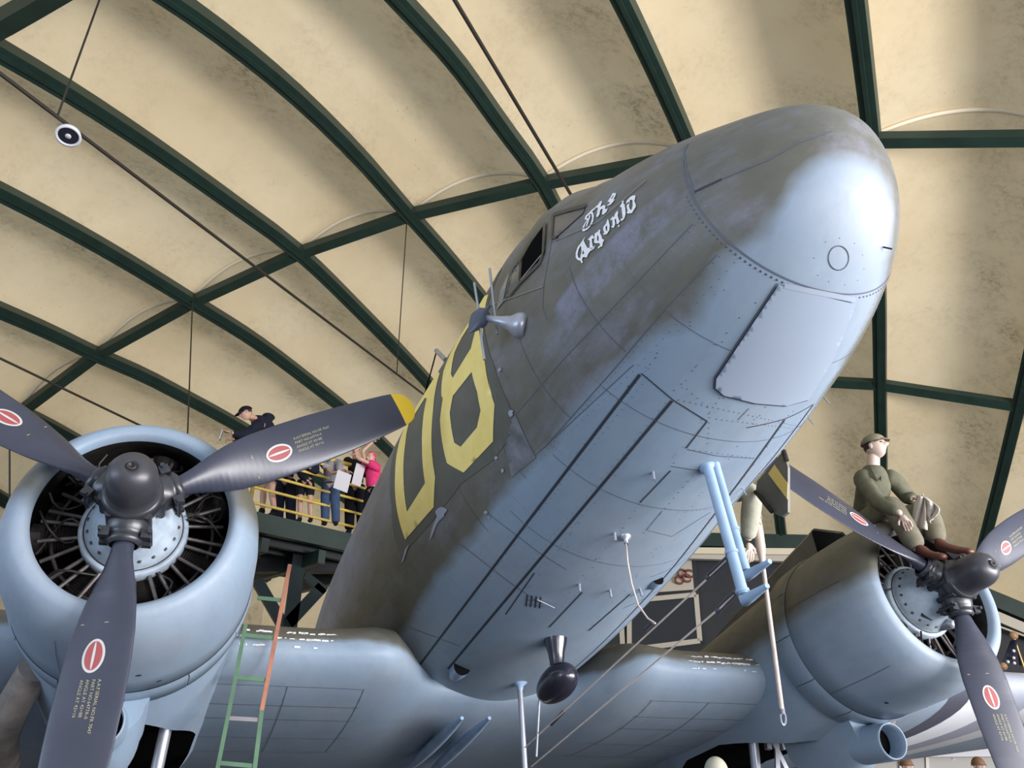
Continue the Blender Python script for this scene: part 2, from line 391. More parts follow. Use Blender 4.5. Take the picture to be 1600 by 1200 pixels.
seam([(720, 850), (790, 905), (840, 940)], .006, 3); seam([(760, 800), (838, 860), (885, 890)], .005, 3)
seam([(640, 980), (720, 1010)], .005, 3)
seam([(870, 330), (862, 378), (850, 445), (848, 480), (855, 500)], .006, 3)
seam([(1082, 350), (1040, 394), (880, 562), (800, 655)], .005, 3); seam([(1120, 398), (1040, 482), (957, 580), (850, 700)], .005, 3)
seam([(990, 570), (800, 745)], .004, 3)
for a_ in (1.2, 1.75, 2.35, 2.95): ring_at(a_, 186, 226, .004, 3)
for a_ in (.9, 1.45, 2.05, 2.65): ring_at(a_, 228, 312, .003, 3)
rivets([(1160, 397), (970, 600), (800, 760)], .05, .004, 2)
rivets([(1086, 352), (1044, 397), (884, 565), (804, 658)], .04, .0042, 2)
rivets([(1124, 401), (1044, 485), (961, 583), (854, 703)], .04, .0042, 2); rivets([(1100, 372), (1000, 480), (900, 590)], .05, .0036, 3)
rivets([(1012, 590), (840, 805)], .05, .004, 2); rivets([(1040, 630), (700, 1030)], .06, .004, 2)
rivets([(1060, 625), (1175, 650), (1255, 668)], .03, .005, 2, False); rivets([(1065, 600), (1110, 640), (1105, 700)], .04, .005, 3, False)
rivets([(1120, 655), (1262, 672)], .03, .005, 3, False); rivets([(1075, 702), (1180, 716)], .035, .005, 2, False)
rivets([(1090, 735), (1000, 840)], .05, .005, 2, False); rivets([(1060, 800), (1120, 795)], .03, .004, 2, False)
rivets([(860, 840), (940, 880)], .04, .004, 3, False); rivets([(990, 380), (905, 480), (870, 520)], .04, .004, 3, False)
rivets([(900, 620), (850, 560), (800, 520)], .04, .004, 3); rivets([(680, 700), (640, 880)], .05, .004, 3); rivets([(850, 640), (740, 760), (690, 860)], .05, .004, 2)
for k in range(26):
    a = k * 2 * PI / 26
for c, rr, n_ in (((1310, 403), 20, 0), ((1217, 488), 13, 8)):
    if n_:
        for k in range(n_): p, n = hit((c[0] + rr * math.cos(k * 2 * PI / n_), c[1] + rr * .9 * math.sin(k * 2 * PI / n_))); rivet(fb, p, n, .007, 2)
        p, n = hit(c); rivet(fb, p, n, .012, 2)
    else:
        seam([(c[0] + (16) * math.cos(t), c[1] + 19 * math.sin(t)) for t in np.linspace(0, 2 * PI, 25)], .004, 1, False, 4)
for c in [(1272, 403), (1278, 430), (1295, 440), (1320, 445), (1340, 438), (1350, 420), (1348, 398), (1335, 380), (1312, 372), (1290, 378)]:
    p, n = hit(c); rivet(fb, p, n, .004, 2)
for c in [(1197, 477), (1164, 525), (1132, 572), (1318, 503), (1295, 553), (1272, 600)]:
    p, n = hit(c); rivet(fb, p, n, .013, 2)
for _ in range(260):
    a = random.uniform(.6, 3.6); t = math.radians(random.choice((235, 248, 262, 278, 292)) + random.uniform(-1, 1)); p, n = near(fus_pt(a, t)); rivet(fb, p, n, random.choice((.004, .005)), random.choice((2, 2, 3)))
for a in np.arange(.9, 4.5, .55):
    for t in np.arange(195, 232, 1.1):
        p, n = near(fus_pt(a, math.radians(t))); rivet(fb, p, n, .0035, 2); p, n = near(fus_pt(a, math.radians(540 - t))); rivet(fb, p, n, .0035, 2)
fus = fb.build('fuselage', [M_FUS, M_SEAM, M_RIVET, M_SEAML], air)

# patches cut to an outline and laid on the hull
def inside(p, poly):
    c = False; n = len(poly)
    for i in range(n):
        a, b = poly[i], poly[i - 1]
        if (a[1] > p[1]) != (b[1] > p[1]) and p[0] < (b[0] - a[0]) * (p[1] - a[1]) / (b[1] - a[1]) + a[0]: c = not c
    return c
def patch(mb, outer, holes=(), off=.004, step=9, mi=0, mapf=None, dense=5):
    loops = [dens(list(l) + [l[0]], dense)[:-1] for l in (outer, *holes)]
    vs = []; faces = []
    for l in loops: faces.append(list(range(len(vs), len(vs) + len(l)))); vs += l
    edges = [(f[i], f[(i + 1) % len(f)]) for f in faces for i in range(len(f))]
    x0, x1 = min(p[0] for p in outer), max(p[0] for p in outer); y0, y1 = min(p[1] for p in outer), max(p[1] for p in outer)
    for x in np.arange(x0 + step / 2, x1, step):
        for y in np.arange(y0 + step / 2, y1, step):
            if inside((x, y), outer) and not any(inside((x, y), h) for h in holes): vs.append((float(x), float(y)))
    r = delaunay_2d_cdt([Vector(v) for v in vs], edges, [], 0, 1e-6)
    V, Fc = r[0], r[2]; keep = []
    for f in Fc:
        c = sum((V[i] for i in f), Vector((0, 0))) / len(f)
        if inside(c, outer) and not any(inside(c, h) for h in holes): keep.append(tuple(f))
    mapf = mapf or (lambda p: (lambda h: h[0] + h[1] * off)(hit(p)))
    mb.add([mapf((v.x, v.y)) for v in V], keep, mi)
def patch_obj(name, outer, mat, holes=(), off=.004, parent=air, label=None, **k):
    mb = MB(); patch(mb, outer, holes, off, **k); return mb.build(name, mat, parent, label=label)

# side code, laid out along the hull: (distance aft, angle round the hull in degrees)
def hull_patch(name, outer, mat, holes=(), off=.004, label=None, step=6):
    sc = lambda l: [(y * 100, t * 1.75) for y, t in l]
    mb = MB(); patch(mb, sc(outer), [sc(h) for h in holes], step=step, dense=4, mapf=lambda p: (lambda h: h[0] + h[1] * off)(near(fus_pt(p[0] / 100 - Y0, math.radians(p[1] / 1.75)))))
    return mb.build(name, mat, air, label=label)
hull_patch('repainted_patch', [(-.72, 150), (-.62, 165), (-.58, 173.3), (-.67, 190.4), (-.68, 204.1), (-.66, 211), (-.56, 213.3), (-.28, 213), (.12, 208.5), (.35, 208.3), (.69, 207.8), (1.11, 206.4), (1.31, 206), (1.33, 199.6), (1.27, 187.7), (1.34, 168.8), (1.32, 150), (.4, 146)], M_OLDK, off=.003)
hull_patch('yellow_letter', [(.30, 162), (.30, 177), (.36, 189), (.40, 198.2), (.56, 205.1), (1.14, 203.2), (1.15, 192.7), (1.15, 179), (1.19, 163.7), (1.20, 155), (.46, 155)], M_YEL,
           [[(.52, 166), (.52, 176), (.53, 184.5), (.57, 196), (.97, 196.7), (.94, 184.8), (.93, 173), (.98, 163.5), (.60, 163)]], .006, 'yellow letter D')
hull_patch('yellow_numeral', [(-.59, 159.6), (-.57, 170), (-.575, 184), (-.55, 201.3), (-.38, 209.1), (.04, 206.9), (.19, 199), (.17, 184), (.11, 178.5), (.14, 176.5), (.18, 165), (.15, 158), (.0, 153), (-.42, 153)], M_YEL,
           [[(-.46, 168.4), (-.38, 175.1), (-.07, 176.3), (-.03, 173.6), (-.02, 164), (-.10, 160), (-.40, 160)], [(-.38, 183.6), (-.41, 191.8), (-.39, 198), (-.29, 200.8), (-.04, 199.9), (.02, 196.6), (.0, 186.4), (-.07, 182.5)]], .006, 'yellow numeral 8')

# white blackletter name on the nose, traced stroke by stroke (crop pixels of 890..1010 x 290..420)
def cz(pts): return [(890 + x * 120 / 1108, 290 + y * 130 / 1200) for x, y in pts]
LET = MB()
def glyph(out, holes=()): patch(LET, cz(out), [cz(h) for h in holes], .006, step=5, dense=2)
glyph([(412, 296), (395, 330), (360, 365), (335, 385), (350, 400), (362, 450), (352, 520), (318, 590), (268, 640), (215, 668), (192, 655), (200, 605), (232, 548), (262, 500), (228, 500), (240, 450), (285, 405), (340, 350)],
      [[(300, 425), (262, 460), (258, 478), (285, 480), (240, 560), (222, 615), (228, 635), (275, 610), (318, 550), (338, 480), (332, 430), (318, 412)]])
glyph([(298, 430), (315, 440), (282, 540), (262, 592), (246, 590), (268, 520)])
glyph([(380, 320), (420, 285), (450, 240), (480, 228), (470, 275), (450, 320), (500, 290), (530, 300), (520, 350), (560, 340), (545, 385), (500, 428), (478, 420), (490, 340), (455, 360), (440, 430), (415, 462), (395, 455), (410, 400), (420, 330)])
glyph([(630, 120), (680, 118), (672, 160), (640, 210), (665, 205), (640, 245), (600, 285), (555, 302), (558, 285), (590, 265), (580, 240), (555, 250), (575, 215), (605, 175)], [[(640, 150), (650, 155), (618, 205), (610, 198)]])
glyph([(235, 740), (215, 800), (250, 870), (270, 905), (330, 900), (380, 870), (362, 920), (310, 950), (275, 1000), (262, 1040), (205, 1035), (190, 1075), (205, 1110), (185, 1125), (165, 1085), (130, 1080), (100, 1040), (102, 970), (130, 890), (170, 840), (205, 790)],
      [[(172, 870), (140, 935), (128, 1000), (140, 1045), (165, 1050), (185, 960), (180, 900)], [(205, 930), (195, 1000), (225, 985)]])
glyph([(275, 785), (320, 735), (345, 715), (352, 740), (375, 745), (350, 775), (335, 770), (335, 820), (350, 890), (380, 875), (345, 925), (315, 925), (300, 890), (305, 800)])
glyph([(375, 700), (420, 670), (440, 640), (455, 650), (450, 690), (475, 740), (480, 770), (512, 790), (490, 830), (485, 880), (455, 890), (430, 912), (418, 905), (432, 880), (455, 870), (440, 835), (400, 838), (365, 830), (370, 760)], [[(415, 712), (408, 760), (412, 800), (432, 805), (430, 745)]])
glyph([(500, 600), (535, 560), (560, 490), (575, 510), (580, 540), (590, 580), (585, 650), (550, 705), (500, 718), (497, 700), (515, 690), (495, 640)], [[(530, 600), (535, 650), (552, 665), (556, 610), (550, 580)]])
glyph([(595, 505), (635, 450), (650, 470), (665, 420), (700, 370), (712, 400), (705, 440), (722, 500), (738, 520), (712, 560), (690, 560), (680, 480), (660, 500), (670, 560), (650, 615), (620, 610), (612, 600), (632, 580), (628, 500)])
glyph([(715, 575), (735, 578), (722, 605), (708, 600)])
glyph([(735, 310), (765, 265), (770, 215), (795, 235), (785, 265), (805, 280), (815, 340), (820, 420), (802, 480), (770, 515), (745, 510), (748, 495), (778, 475), (765, 380), (762, 325)])
glyph([(822, 270), (838, 225), (880, 180), (915, 155), (962, 150), (955, 200), (945, 230), (965, 280), (968, 310), (910, 405), (850, 412), (835, 395), (850, 370), (835, 320), (838, 285), (868, 272), (868, 240), (845, 258)], [[(885, 210), (875, 250), (870, 310), (885, 355), (905, 358), (922, 300), (920, 220)]])
LET.build('nose_lettering', M_WHT, air, label='white blackletter name The Argonia')

# cockpit glazing of the near side
patch_obj('cockpit_window_opening', [(851, 352), (850, 394), (843, 411), (814, 441), (817, 405), (832, 378)], M_DARKIN, off=.005, step=6, label='open side window, dark cockpit behind')
patch_obj('windshield_pane', [(864, 340), (862, 374), (868, 373), (912, 334), (915, 326), (890, 333)], base_mat('covered_pane', (0.13, .125, .12, 1), .3), off=.006, step=6)
patch_obj('rear_side_pane', [(812, 404), (812, 442), (794, 463), (799, 430)], base_mat('pane_grey', (0.10, .12, .12, 1), .2), off=.006, step=6)
patch_obj('rear_side_pane', [(797, 425), (788, 468), (777, 486), (783, 455)], base_mat('pane_pale', (0.22, .26, .27, 1), .25), off=.006, step=6)
wf = MB()
for L_, w_ in (([(853, 350), (851, 395), (845, 412), (814, 443), (797, 464)], .025), ([(851, 350), (830, 378), (815, 404), (799, 428)], .03), ([(815, 404), (813, 442)], .012), ([(799, 428), (792, 466)], .02),
               ([(866, 336), (864, 372), (872, 372)], .018), ([(864, 338), (890, 330), (917, 323)], .035)):
    surf_strip(wf, [hit(p) for p in dens(L_, 5)], w_, .012, 0)
wf.build('window_frame', [base_mat('frame_dark', (0.05, .05, .05, 1), .4)], air)
rl = MB(); surf_strip(rl, [hit(p) for p in dens([(1010, 283), (935, 348), (868, 377)], 6)], .006, .008, 0); surf_strip(rl, [hit(p) for p in dens([(850, 448), (760, 480)], 6)], .006, .006, 0)
surf_strip(rl, [hit(p) for p in dens([(850, 395), (780, 480)], 6)], .012, .006, 0)
rl.build('canopy_sill', base_mat('sill_grey', (0.24, .24, .22, 1), .4), air)
# hood skin over the nose: the door hinge strip and small fittings
patch_obj('hinge_strip', [(1226, 441), (1224, 449), (1334, 471), (1336, 463)], base_mat('hinge_grey', (0.35, .41, .49, 1), .45), off=.012, step=6)
patch_obj('nose_access_door', [(1216, 444), (1152, 540), (1119, 590), (1118, 605), (1131, 616), (1180, 628), (1228, 632), (1262, 622), (1300, 560), (1335, 474)], base_mat('door_grey_blue', (0.33, .395, .485, 1), .45), off=.011, step=7)
patch_obj('bare_panel', [(800, 655), (790, 700), (800, 745), (838, 715), (820, 680), (806, 648)], worn('thin_paint', (0.155, .16, .175, 1), .5, .3, 9), off=.004, step=8)
chips = MB()
for c, r_ in (((655, 548), 4), ((799, 645), 5), ((782, 578), 3), ((690, 800), 9), ((776, 715), 3), ((786, 735), 3), ((760, 800), 3), ((765, 808), 2)):
    pl = [(c[0] + r_ * random.uniform(.5, 1.2) * math.cos(t), c[1] + r_ * random.uniform(.7, 1.4) * math.sin(t)) for t in np.arange(0, 6.2, .8)]
    if c[0] > 660: patch(chips, pl, (), .007, step=5, dense=3)
for pl in ([(693, 806), (684, 818), (676, 838), (672, 845), (676, 826), (684, 806)], [(700, 796), (690, 812), (684, 800), (694, 792)], [(640, 850), (632, 875), (628, 880), (634, 858)]): patch(chips, pl, (), .007, step=5, dense=3)
chips.build('paint_chips', base_mat('bare_chip', (0.36, .38, .46, 1), .5), air, kind='stuff')

# small fittings on the belly and side
def stick(name, pts, r, mat, parent=air, n=10, label=None):
    mb = MB(); mb.tube(pts, r, n); return mb.build(name, mat, parent, label=label)
def flange(name, px, r, mat, h=.02):
    p, n = hit(px); mb = MB(); mb.lathe([(r, -.01), (r, h * .4), (r * .6, h), (0.001, h)], p, n, 16); return mb.build(name, mat, air)
for k, (top, bot, x, tip) in enumerate((((1116, 722), (1167, 900), .10, (1203, 877)), ((1107, 734), (1164, 938), -.07, (1199, 915)))):
    p0 = p_x(top, x); p1 = p_x(bot, x); p0 = p0.lerp(p1, -.03)
    t = p_x(tip, x); e = (t - p1).normalized()
    mast = stick('pitot_mast', [p0, p0.lerp(p1, .96)], .026, M_BGREY, n=14)
    mb = MB(); mb.tube([p1 + (p0 - p1).normalized() * .02, p1, p1 + e * .05, t], [.026, .028, .024, .012], 14); mb.build('pitot_head', M_BGREY, mast)
    for f in ((.62,) if k == 0 else (.66, .93)): mb = MB(); q0 = p0.lerp(p1, f); q1 = p0.lerp(p1, f + .02); mb.tube([q0, q1], .032, 14); mb.build('clamp_band', M_BGREY, mast)
    if k == 0: mb = MB(); h0, n0 = hit((1106, 730)); mb.lathe([(.05, -.02), (.045, .015), (.035, .03), (.02, .035)], h0, n0, 20); mb.build('mast_fairing', M_BGREY, air)
# radio compass football
h0, n0 = hit((868, 1000)); c_ = p_x((872, 1066), 0.0)
mb = MB(); dirn = (c_ - h0).normalized(); mb.lathe([(.085, -.01), (.08, .02), (.06, .09), (.05, .16), (.055, .26)], h0, dirn, 24)
st = mb.build('radio_compass_stalk', M_GLOSSK, air)
mb = MB(); ax = Vector((0, -1, .05)).normalized()
prof = [(.002, -.32)] + [(.118 * math.sin(math.acos(max(-1, min(1, t)))) ** .9, .22 * t + (-.08 if t < 0 else 0) * abs(t) ** 1.5) for t in np.linspace(-.99, .99, 22)] + [(.002, .216)]
mb.lathe(prof, c_, ax, 28); mb.build('radio_compass_football', M_GLOSSK, air)
# belly aerial mast, wires and lead
m0, mn = hit((812, 1068)); m1 = p_x((822, 1230), m0.x + .02)
mast = stick('aerial_mast', [m0, m1], .022, M_STEEL, n=12)
mb = MB(); mb.lathe([(.07, -.02), (.06, .0), (.03, .02), (.023, .05)], m0, (m1 - m0).normalized(), 16); mb.build('mast_flange', M_BGREY, air)
stick('aerial_strut', [p_x((843, 1090), -.02), p_x((838, 1182), -.02)], .008, M_STEEL)
def wire(name, pts, r, mat, parent=air): return stick(name, pts, r, mat, parent, 6)
wa = [p_x((1140, 871), -.06), p_x((968, 1032), -.02)]; wb = [p_x((1158, 918), -.06), p_x((836, 1194), .0)]
w1 = wire('aerial_wire', [p_x((1142, 870), -.05), p_x((820, 1168), .0)], .0045, M_WOOD)
w2 = wire('aerial_wire', [p_x((1160, 920), -.05), p_x((830, 1198), .0)], .0045, M_WOOD)
for w_, (a, b, x) in ((w1, ((1138, 872), (1106, 902), -.05)), (w2, ((1150, 925), (1122, 954), -.05)), (w1, ((1020, 972), (1008, 984), -.03)), (w1, ((882, 1110), (862, 1132), .0))):
    mb = MB(); pa, pb_ = p_x(a, x), p_x(b, x)
    if a[0] > 1030:
        off = Vector((0, 0, .012)); mb.tube([pa + off, pb_ + off], .006, 6); mb.tube([pa - off, pb_ - off], .006, 6); mb.sphere(pa, .016, 8); mb.sphere(pb_, .016, 8)
    else: mb.tube([pa, pb_], .012, 8)
    mb.build('turnbuckle', base_mat('turnbuckle_dark', (0.06, .06, .08, 1), .4), w_)
h0, n0 = hit((977, 839)); mb = MB(); mb.lathe([(.035, 0), (.03, .012), (.014, .02), (.012, .05)], h0, n0, 16); fl = mb.build('lead_insulator', M_STEEL, air)
e0 = h0 + n0 * .05
cur = [(978, 850), (981, 880), (987, 912), (997, 945), (1012, 966), (1024, 974)]
stick('aerial_lead', [e0] + [p_x(c, h0.x + (-.03 - h0.x) * (i / 5)) for i, c in enumerate(cur)], .005, M_WOOD, n=8)
for c in [(960, 833), (905, 913), (953, 922), (1000, 920), (1020, 738), (1160, 762), (1272, 658), (1288, 620)]:
    p, n = hit(c); mb = MB(); d = (n * .6 + Vector((0, 0, -.8))).normalized(); mb.tube([p - n * .01, p + d * .05], .009 if c[0] < 1100 else .004, 8); mb.build('drain_stub', M_STEEL, air)
p, n = hit((1380, 386)); stick('nose_vent_tube', [p, p + n * .012, p + n * .014 + Vector((.02, -.01, -.012))], .004, M_ENG)
# faired outlets
def fairing(name, px, L, r, mat, parent=air):
    p, n = hit(px); ax = Vector((0, 1, 0)); ax = (ax - n * ax.dot(n)).normalized(); s = n.cross(ax); rows = []
    for t in np.linspace(0, 1, 9):
        rr = r * math.sqrt(max(.0, 1 - (t - .0) ** 2.2)) if t > 0 else r
        rows.append([p + ax * (t * L) + s * rr * math.cos(a) + n * (rr * 1.1 * math.sin(a) - .01) for a in np.linspace(0, PI, 13)])
    mb = MB(); mb.grid(rows, False, 0); mb.add([r_ * 1 - ax * 0 for r_ in rows[0]], [tuple(range(13))], 1, False)
    return mb.build(name, [mat, M_DARKIN], parent, recalc=False)
fairing('heater_outlet', (722, 1042), .28, .07, M_BGREY); fairing('small_vent', (1028, 905), .14, .045, M_BGREY)
pl = MB()
for i in range(4): surf_strip(pl, [hit((824 + i * 7, 929 + i)), hit((822 + i * 7, 947 + i))], .010, .003, 0)
surf_strip(pl, [hit((820, 936)), hit((850, 940))], .004, .004, 0); surf_strip(pl, [hit((819, 943)), hit((849, 947))], .004, .004, 0)
pl.build('vent_grille', M_SEAM, air); a_, n_ = hit((840, 935)); b_, _ = hit((868, 944)); stick('static_rod', [a_ + n_ * .01, b_ + n_ * .03], .004, M_STEEL)

# side mount with dipole aerial
h0, n0 = hit((812, 508)); tipm = p_y((757, 497), h0.y + .10)
mb = MB(); d = (tipm - h0); L = d.length; mb.lathe([(.001, -.05), (.075, -.05), (.078, -.01), (.07, .02), (.045, .06), (.03, .12), (.019, .22), (.014, L)], h0, d.normalized(), 24); horn = mb.build('dipole_mount', M_STEEL, air)
cc = p_y((748, 500), h0.y + .12); mb = MB(); t0 = p_y((735, 518), h0.y + .12); t1 = p_y((764, 480), h0.y + .12); axd = (t1 - t0).normalized(); LL = (t1 - t0).length
mb.lathe([(.002, -LL * .55), (.03, -LL * .3), (.055, 0), (.045, LL * .25), (.012, LL * .42), (.01, LL * .6)], cc, axd, 16); mb.build('dipole_body', base_mat('dipole_slate', (0.07, .09, .13, 1), .4), horn)
for a, b in (((741, 442), (749, 492)), ((749, 505), (757, 562)), ((765, 420), (777, 522))): stick('dipole_rod', [p_y(a, h0.y + .12), p_y(b, h0.y + .12)], .008, M_STEEL, horn)
h1, _ = hit((692, 560)); ap = stick('top_aerial_post', [h1, p_x((682, 548), h1.x)], .02, M_STEEL)
wire('top_aerial_wire', [p_x((682, 549), h1.x), p_x((675, 575), h1.x), p_x((657, 640), h1.x)], .006, M_DARKIN)

# ---- wing
def smooth01(t):
    t = max(0, min(1, t)); return t * t * (3 - 2 * t)
def airfoil(n=26, t=.16):
    up, lo = [], []
    for i in range(n + 1):
        b = PI * i / n; x = (1 - math.cos(b)) / 2
        yt = 5 * t * (.2969 * math.sqrt(x) - .126 * x - .3516 * x * x + .2843 * x ** 3 - .1036 * x ** 4)
        cam_ = .02 * (1 - (2 * x - 1) ** 2) * 1.0
        up.append((x, cam_ + yt)); lo.append((x, cam_ - yt * .92))
    return up[::-1] + lo[1:]
AF = airfoil()
def wing_row(x, yle, c, zle, inc=.035, t=1.0): return [Vector((x, yle + a * c, zle + b * c * t - a * c * inc)) for a, b in AF]
wb = MB(); rows = []
for x in np.linspace(-4.25, 4.25, 61):
    k = max(0, 1 - abs(abs(x) - 1.02) / .55) ** 1.5 if abs(x) < 1.57 else 0         # swelling fillet at the fuselage side
    q_ = 1 - smooth01((abs(x) - .45) / .65)                   # under the belly the wing only surfaces further aft
    rows.append(wing_row(x, 1.58 - .06 * k + .75 * q_, 4.35 - .75 * q_, -.205 + .02 * k - .02 * q_, .03, 1 + .05 * k - .25 * q_))
wb.grid(rows, False, 0, flip=True)
def on_wing(x, y, low=True, k0=61):
    i = int(round((x + 4.25) / 8.5 * 60)); r = rows[max(0, min(60, i))]; n = len(r) // 2; seg = r[n:] if low else r[:n + 1]
    best = min(seg, key=lambda p: abs(p.y - y)); j = seg.index(best); o = seg[min(j + 1, len(seg) - 1)] if best.y < y else seg[max(j - 1, 0)]
    f = 0 if abs(o.y - best.y) < 1e-6 else (y - best.y) / (o.y - best.y); z = best.z + (o.z - best.z) * max(0, min(1, f))
    return Vector((x, y, z))
def wseam(pts, w=.008, mi=1):
    P = [(on_wing(x, y), Vector((0, 0, -1))) for x, y in dens(pts, .15)]
    for i, (p, n) in enumerate(P):
        pass
    surf_strip(wb, P, w, .003, mi)
for s in (-1, 1):
    for yy in (1.85, 2.15, 2.45, 3.0, 3.6): wseam([(s * .9, yy), (s * 2.3, yy)], .007, 1 if yy < 2.6 else 2)
    for xx in (1.2, 1.75): wseam([(s * xx, 1.85), (s * xx, 3.6)], .006, 2)
for _ in range(46):
    x = random.uniform(-2.1, 2.1); y = random.choice((2.0, 2.3, 3.0)); c = on_wing(x, y) - Vector((0, 0, .002))
wing = wb.build('wing_center_section', [M_WING, M_SEAM, M_SEAML], air)
chp = MB()
for s in (-1, 1):
    for i in range(90):
        x = s * random.uniform(1.25, 2.15); yy = random.uniform(1.585, 1.64); j = min(range(len(AF)), key=lambda j_: abs(rows[0][j_].y - yy) + (0 if j_ < 27 else 9)); p = rows[0][j]
        q_ = Vector((x, p.y - .004, p.z - .0 + random.uniform(-.004, .004))); w_ = random.uniform(.01, .05); h_ = random.uniform(.002, .007)
        chp.add([q_ + Vector((-w_ / 2, -.001, -h_)), q_ + Vector((w_ / 2, -.001, -h_)), q_ + Vector((w_ / 2.4, -.001, h_)), q_ + Vector((-w_ / 2.6, -.001, h_))], [(0, 1, 2, 3)], 0, False)
chp.build('chipped_paint_edge', M_WHT, wing, kind='stuff')
for s, nm in ((1, 'outer_wing'), (-1, 'outer_wing')):
    ow = MB(); rws = []
    for t in np.linspace(0, 1, 25):
        c = 4.35 + (1.5 - 4.35) * t; rws.append(wing_row(s * (4.25 + t * 10), 1.58 + t * 2.55, c, -.205 + t * .95, .03, 1 - .35 * t))
    ow.grid(rws, False, 0, flip=(s > 0)); ow.build(nm, M_OWING if s > 0 else M_WING, air)
    le = MB(); le.tube([Vector((s * 4.25, 1.585, -.13)), Vector((s * 14.2, 4.12, .82))], .02, 8)
# underwing fairings, starboard inner
for (a, b) in (((722, 1122), (640, 1200)), ((765, 1122), (665, 1215))):
    pa, pb_ = None, None
    def wz(px, z): d = pray(px); return CAMP + d * ((z - CAMP.z) / d.z)
    pa, pb_ = wz(a, -.47), wz(b, -.47); mb = MB(); L = (pb_ - pa)
    mb.tube([pa.lerp(pb_, t) for t in np.linspace(0, 1.3, 10)], [.002 + .05 * math.sin(PI * min(1, t * 1.2 + .02)) ** .5 if t < .8 else .05 * (1 - (t - .8)) for t in np.linspace(0, 1.0, 10)], 12); mb.build('underwing_fairing', M_BGREY, air)

